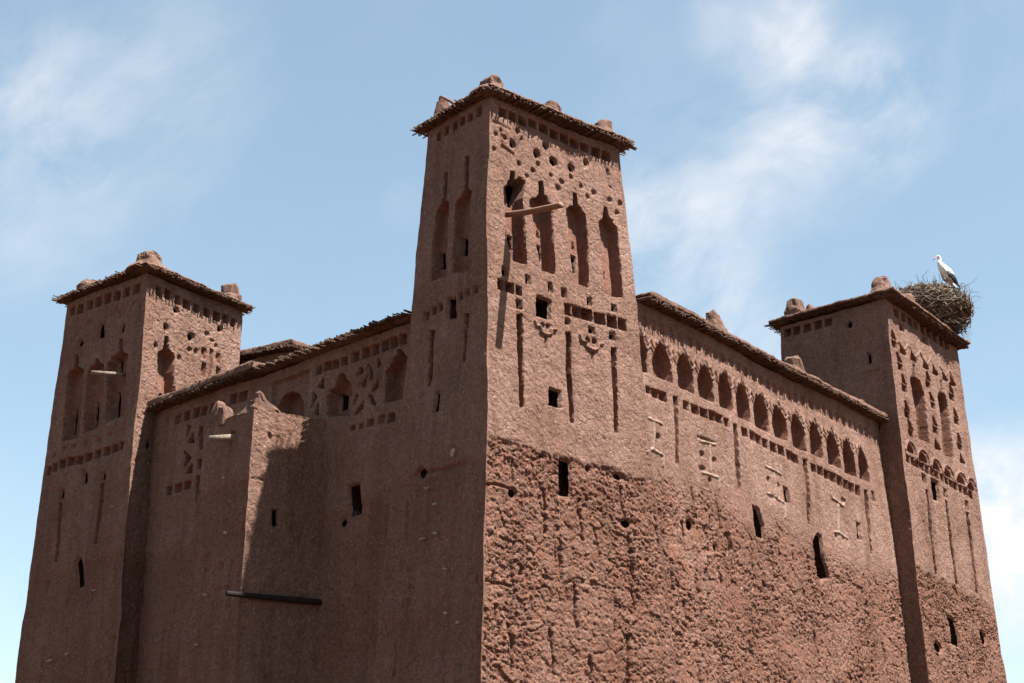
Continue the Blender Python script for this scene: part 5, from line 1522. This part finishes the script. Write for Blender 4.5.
# ------------------------------------------------------------------ half-height turret in front of the left wall
base = np.array(TURRET['near']) * np.array([1, 1, 0])
t_t = thing('mud_turret', base, 'square half-height mud turret with two lumpy merlons, built against the shaded left wall', 'turret')
T = dict(TURRET)
n = np.array(T['near'])
dr, dl, nr, nl = tower_axes(T)
T['wr'] = T['wr'] + 0.35
tower_body(T, t_t, base, 'TR', 'TL', 0.02, 17, 0.6)
cs = [n, n + dr * T['wr'], n + dr * T['wr'] + dl * T['wl'], n + dl * T['wl']]
part('mud_roof', slab(cs, n[2] - 0.04, [0.0, 0.0, 0.0, 0.0], 0.03, rng, crown=0.06), M_ROOFMUD, t_t, base)
step_prof = [(0, 1), (.25, .93), (.38, .70), (.6, .45), (.78, .33), (.92, .26), (1, .10)]
part('merlon', finial(n + dr * .42 + dl * .17 + np.array([0, 0, -.08]), .80, .28, .50, 55, 41, step_prof, (-.28, 0)), M_ROOFMUD, t_t, base)
part('parapet', finial(n + dl * .55 + nr * 0 - nl * .14 + np.array([0, 0, -.1]), 1.0, .24, .36, -45, 42, step_prof, (-.30, 0)), M_ROOFMUD, t_t, base)
part('merlon', finial(n + dl * 1.52 - nl * .14 + np.array([0, 0, -.1]), .36, .32, .60, -45, 43, [(0, 1), (.5, .95), (.8, .8), (.95, .5), (1, .1)]), M_ROOFMUD, t_t, base)
part('merlon', finial(n + dl * 1.24 + dr * .12 + np.array([0, 0, -.1]), .30, .30, .40, -45, 44, [(0, 1), (.6, .95), (.9, .75), (1, .2)]), M_ROOFMUD, t_t, base)
p = local_point(T, 'L', 0.66, 9.28, -0.15)
tip = local_point(T, 'L', 0.92, 9.18, 0.42)
part('spout_pipe', bent_tube([p, p + (tip - p) * .5, tip], [.075, .072, .068], 14), M_PIPE, t_t, base, False)
p = local_point(T, 'R', 1.75, 5.86, 0.07)
tip = local_point(T, 'R', -0.42, 5.86, 0.09)
part('timber_beam', bent_tube([p, p + (tip - p) * .3, p + (tip - p) * .6, tip], [.062, .066, .058, .052], 9), M_DARKWOOD, t_t, base)

stones(t_t, base, T, 'L', [(1.15, 6.0, .08, .06, 0), (.6, 7.2, .09, .06, 15), (.85, 8.4, .06, .05, 0), (1.3, 5.0, .08, .05, 0)], rng)

# ------------------------------------------------------------------ roof room behind the left wall
c0 = np.array([-5.99, 36.22, 13.75])
T2 = dict(near=tuple(c0), ar=40, al=-60, wr=2.2, wl=3.4, br=0.0, bl=0.0, bbl=0.0, bbr=0.0)
base = c0 * np.array([1, 1, 0])
t_room = thing('roof_room', base, 'low mud room with a flat cane roof, rising behind the left wall against the leftmost tower', 'building')
tower_body(T2, t_room, base, None, None, 0.12, 21, 0.5)
tower_roof(T2, t_room, base, rng, [0.22, .2, .2, .24], [], rise=.14, crown=.15)

# ------------------------------------------------------------------ stork nest
n = np.array(RIGHT['near'])
dr, dl, nr, nl = tower_axes(RIGHT)
NC = n + dr * 4.5 + dl * 0.58 + np.array([0, 0, 0.98])
base = NC - np.array([0, 0, 0.88])
nest = thing('stork_nest', base, 'huge nest of dry sticks piled on the roof corner of the rightmost tower', 'nest')
rng = random.Random(23)
RX, RZ = 1.36, 0.80


def nest_core():
    bm = bmesh.new()
    bmesh.ops.create_icosphere(bm, subdivisions=5, radius=1.0)
    pts = np.array([v.co[:] for v in bm.verts])
    F = [tuple(v.index for v in f.verts) for f in bm.faces]
    bm.free()
    pts = pts * (1 + 0.10 * noise3(pts, 2.0, 1) + 0.08 * noise3(pts, 6.0, 2) + 0.05 * noise3(pts, 14, 3))[:, None]
    pts[:, 2] = np.minimum(pts[:, 2], 0.72 + 0.05 * noise3(pts, 5.0, 4))
    return NC + pts * np.array([RX * .93, RX * .93, RZ * .93]), F


part('nest_core', nest_core(), M_NESTCORE, nest, base)
specs = []
for i in range(2300):
    th = rng.uniform(0, 2 * math.pi)
    zc = rng.uniform(-0.95, 0.82) if rng.random() < .45 else rng.uniform(-0.15, 0.85)
    rr = math.sqrt(max(0.05, 1 - zc * zc))
    c = Vector((math.cos(th) * rr, math.sin(th) * rr, min(zc, 0.74)))
    nrmv = c.normalized()
    tg = nrmv.cross(Vector((rng.gauss(0, .5), rng.gauss(0, .5), 1))).normalized()
    tg = (tg + nrmv * rng.uniform(-.35, .35) + Vector((0, 0, rng.gauss(0, .35)))).normalized()
    P_ = Vector(NC) + Vector((c.x * RX, c.y * RX, c.z * RZ)) * rng.uniform(0.90, 1.05)
    ln = rng.uniform(0.18, 0.62)
    r = rng.uniform(0.007, 0.019)
    k = tg * ln * .5
    midp = P_ + nrmv * rng.uniform(-.02, .05)
    specs.append((P_ - k, midp, r, r))
    specs.append((midp, P_ + k + nrmv * rng.uniform(-.05, .06), r, r * .6))
for i in range(200):     # rim twigs sticking up and out
    th = rng.uniform(0, 2 * math.pi)
    q = Vector(NC) + Vector((math.cos(th) * RX * rng.uniform(.75, 1.02), math.sin(th) * RX * rng.uniform(.75, 1.02), RZ * rng.uniform(.3, .75)))
    dv = Vector((math.cos(th) * rng.uniform(.2, 1.2), math.sin(th) * rng.uniform(.2, 1.2), rng.uniform(.0, .9))).normalized()
    ln = rng.uniform(.12, .42)
    r = rng.uniform(.005, .010)
    m_ = q + dv * ln * .5 + Vector((rng.gauss(0, .04), rng.gauss(0, .04), rng.gauss(0, .03)))
    specs.append((q, m_, r, r * .9))
    specs.append((m_, q + dv * ln + Vector((rng.gauss(0, .07), rng.gauss(0, .07), rng.gauss(0, .05))), r * .9, r * .5))
for i in range(140):     # twigs hanging from the underside
    th = rng.uniform(0, 2 * math.pi)
    q = Vector(NC) + Vector((math.cos(th) * RX * rng.uniform(.5, .95), math.sin(th) * RX * rng.uniform(.5, .95), -RZ * rng.uniform(.35, .85)))
    dv = Vector((math.cos(th) * rng.uniform(.2, 1.0), math.sin(th) * rng.uniform(.2, 1.0), -rng.uniform(.1, .8))).normalized()
    specs.append((q, q + dv * rng.uniform(.15, .4), .009, .005))
tw = part('twigs', tubes(specs, 4), M_TWIG, nest, base)
tw['kind'] = 'stuff'


# ------------------------------------------------------------------ storks
def loft(rings, sides=14):
    """rings: (centre, half-width, half-height, axis) -> closed tube along the rings"""
    V, F = [], []
    for c, w, h, ax in rings:
        c, ax = Vector(c), Vector(ax).normalized()
        s = Vector((0, 1, 0))
        t = ax.cross(s).normalized()
        for k in range(sides):
            a = 2 * math.pi * k / sides
            V.append(tuple(c + s * (w * math.cos(a)) + t * (h * math.sin(a))))
    m = len(rings)
    for i in range(m - 1):
        for k in range(sides):
            k2 = (k + 1) % sides
            F.append((i * sides + k, i * sides + k2, (i + 1) * sides + k2, (i + 1) * sides + k))
    F.append(tuple(reversed(range(sides))))
    F.append(tuple((m - 1) * sides + k for k in range(sides)))
    return V, F


def joined(*vfs):
    V, F = [], []
    for v, f in vfs:
        b = len(V)
        V += [tuple(x) for x in v]
        F += [tuple(i + b for i in fc) for fc in f]
    return V, F


def stork_frame(root, yaw, scale=1.0):
    root.rotation_euler = (0, 0, R(yaw))
    root.scale = (scale, scale, scale)
    return np.array


def body_material(leg_top):
    """white plumage above, red legs below the belly line"""
    m, t = new_mat('stork_skin')
    out = t.n('ShaderNodeOutputMaterial')
    bs = t.n('ShaderNodeBsdfPrincipled', i_Roughness=0.8)
    tc = t.n('ShaderNodeTexCoord').outputs['Object']
    sp = t.n('ShaderNodeSeparateXYZ')
    t.l(tc, sp.inputs[0])
    no = t.n('ShaderNodeTexNoise', i_Scale=16.0, i_Detail=4.0)
    t.l(tc, no.inputs['Vector'])
    white = t.mix(no.outputs['Fac'], (0.48, 0.45, 0.41), (0.62, 0.60, 0.565))
    tail = t.math('GREATER_THAN', t.math('SUBTRACT', sp.outputs['Z'], t.math('MULTIPLY', t.math('LESS_THAN', sp.outputs['X'], -0.10), -1.0)), leg_top)
    c = t.mix(tail, (0.30, 0.12, 0.08), white)
    t.l(c, bs.inputs['Base Color'])
    bp = t.n('ShaderNodeBump', i_Strength=0.3, i_Distance=0.01)
    t.l(no.outputs['Fac'], bp.inputs['Height'])
    t.l(bp.outputs[0], bs.inputs['Normal'])
    t.l(bs.outputs[0], out.inputs['Surface'])
    return m


# built facing +x, feet at the origin; about 1.0 m tall
loc = NC + np.array([0.62, -0.42, RZ * 0.66])
st = thing('stork', loc, 'white stork with black wing tips standing upright on the big stick nest', 'bird', 'storks at the nest')
tr = stork_frame(st, 200, 1.15)
body = loft([((-.30, 0, .30), .012, .010, (1, 0, .9)), ((-.25, 0, .35), .055, .03, (1, 0, .9)), ((-.18, 0, .44), .09, .065, (1, 0, 1)),
             ((-.09, 0, .53), .115, .105, (1, 0, 1)), ((.0, 0, .62), .125, .125, (1, 0, 1)), ((.075, 0, .71), .11, .115, (.9, 0, 1)),
             ((.125, 0, .79), .08, .085, (.6, 0, 1)), ((.145, 0, .85), .055, .06, (.1, 0, 1)), ((.135, 0, .90), .042, .047, (0, 0, 1)),
             ((.125, 0, .945), .040, .045, (.2, 0, 1)), ((.135, 0, .985), .046, .050, (.6, 0, 1)), ((.160, 0, 1.015), .045, .045, (1, 0, .4)),
             ((.190, 0, 1.018), .034, .034, (1, 0, -.2)), ((.212, 0, 1.008), .018, .018, (1, 0, -.4))], 16)
legs = []
for y in (-.05, .05):
    legs.append(bent_tube([(-.02, y, .56), (-.03, y, .44), (-.045, y, .30), (-.025, y, .15), (-.01, y, -.02)], [.045, .03, .014, .011, .010], 8))
    for a in (-35, 0, 35):
        legs.append(bent_tube([(-.01, y, .0), (.045 * math.cos(R(a)), y + .045 * math.sin(R(a)), -.005), (.09 * math.cos(R(a)), y + .09 * math.sin(R(a)), -.015)], [.010, .008, .005], 6))
V, F = joined(body, *legs)
ob = mesh_object('body', tr(V), F, body_material(0.40), st, (0, 0, 0), None, False)
md = ob.modifiers.new('remesh', 'REMESH')
md.mode = 'VOXEL'
md.voxel_size = 0.0075
md.use_smooth_shade = True
V, F = loft([((.20, 0, 1.012), .016, .018, (1, 0, -.7)), ((.27, 0, .955), .010, .012, (1, 0, -.8)), ((.355, 0, .875), .003, .004, (1, 0, -.8))], 8)
part('beak', (tr(V), F), M_RED, st, (0, 0, 0), False)
for sgn in (-1, 1):
    V, F = loft([((.06, sgn * .098, .70), .022, .055, (-.6, 0, -1)), ((-.02, sgn * .122, .60), .026, .10, (-.8, 0, -1)), ((-.12, sgn * .112, .49), .024, .085, (-.8, 0, -1)),
                 ((-.23, sgn * .085, .37), .020, .050, (-.8, 0, -1)), ((-.33, sgn * .055, .25), .010, .020, (-.8, 0, -1)), ((-.37, sgn * .05, .20), .003, .006, (-.8, 0, -1))], 12)
    wing = part('wing', (tr(V), F), M_WHITE, st, (0, 0, 0), False)
    V, F = loft([((.02, sgn * .137, .575), .016, .035, (-.8, 0, -1)), ((-.10, sgn * .134, .460), .024, .085, (-.8, 0, -1)), ((-.20, sgn * .112, .365), .024, .075, (-.8, 0, -1)),
                 ((-.31, sgn * .072, .255), .016, .036, (-.8, 0, -1)), ((-.40, sgn * .05, .165), .004, .008, (-.8, 0, -1))], 12)
    part('flight_feathers', (tr(V), F), M_BLACK, wing, (0, 0, 0), False)
    V, F = loft([((.168, sgn * .040, 1.022), .002, .002, (1, 0, 0)), ((.173, sgn * .043, 1.022), .006, .008, (1, 0, 0)), ((.180, sgn * .040, 1.022), .002, .002, (1, 0, 0))], 8)
    part('eye', (tr(V), F), M_EYE, st, (0, 0, 0), False)

loc = NC + np.array([-0.15, -0.45, RZ * 0.58])
ch = thing('stork', loc, 'second stork lying low in the nest, only its white head showing', 'bird', 'storks at the nest')
tr = stork_frame(ch, 150, 1.1)
V, F = loft([((-.34, 0, .02), .02, .015, (1, 0, .1)), ((-.22, 0, .05), .09, .06, (1, 0, .1)), ((-.05, 0, .08), .13, .10, (1, 0, .1)), ((.10, 0, .10), .11, .09, (1, 0, .3)),
             ((.18, 0, .15), .06, .06, (.5, 0, 1)), ((.20, 0, .22), .042, .045, (.1, 0, 1)), ((.215, 0, .275), .044, .046, (.5, 0, 1)), ((.25, 0, .30), .042, .040, (1, 0, .2)), ((.285, 0, .295), .018, .018, (1, 0, -.3))], 14)
part('body', (tr(V), F), M_WHITE, ch, (0, 0, 0), False)
V, F = loft([((.275, 0, .296), .015, .016, (1, 0, -.2)), ((.35, 0, .28), .009, .010, (1, 0, -.2)), ((.43, 0, .26), .003, .003, (1, 0, -.2))], 8)
part('beak', (tr(V), F), M_RED, ch, (0, 0, 0), False)
for sgn in (-1, 1):
    V, F = loft([((.06, sgn * .10, .12), .02, .05, (-1, 0, -.1)), ((-.10, sgn * .115, .10), .025, .07, (-1, 0, -.1)), ((-.28, sgn * .07, .06), .018, .045, (-1, 0, -.1)), ((-.42, sgn * .03, .03), .004, .008, (-1, 0, -.1))], 10)
    part('wing', (tr(V), F), M_BLACK, ch, (0, 0, 0), False)
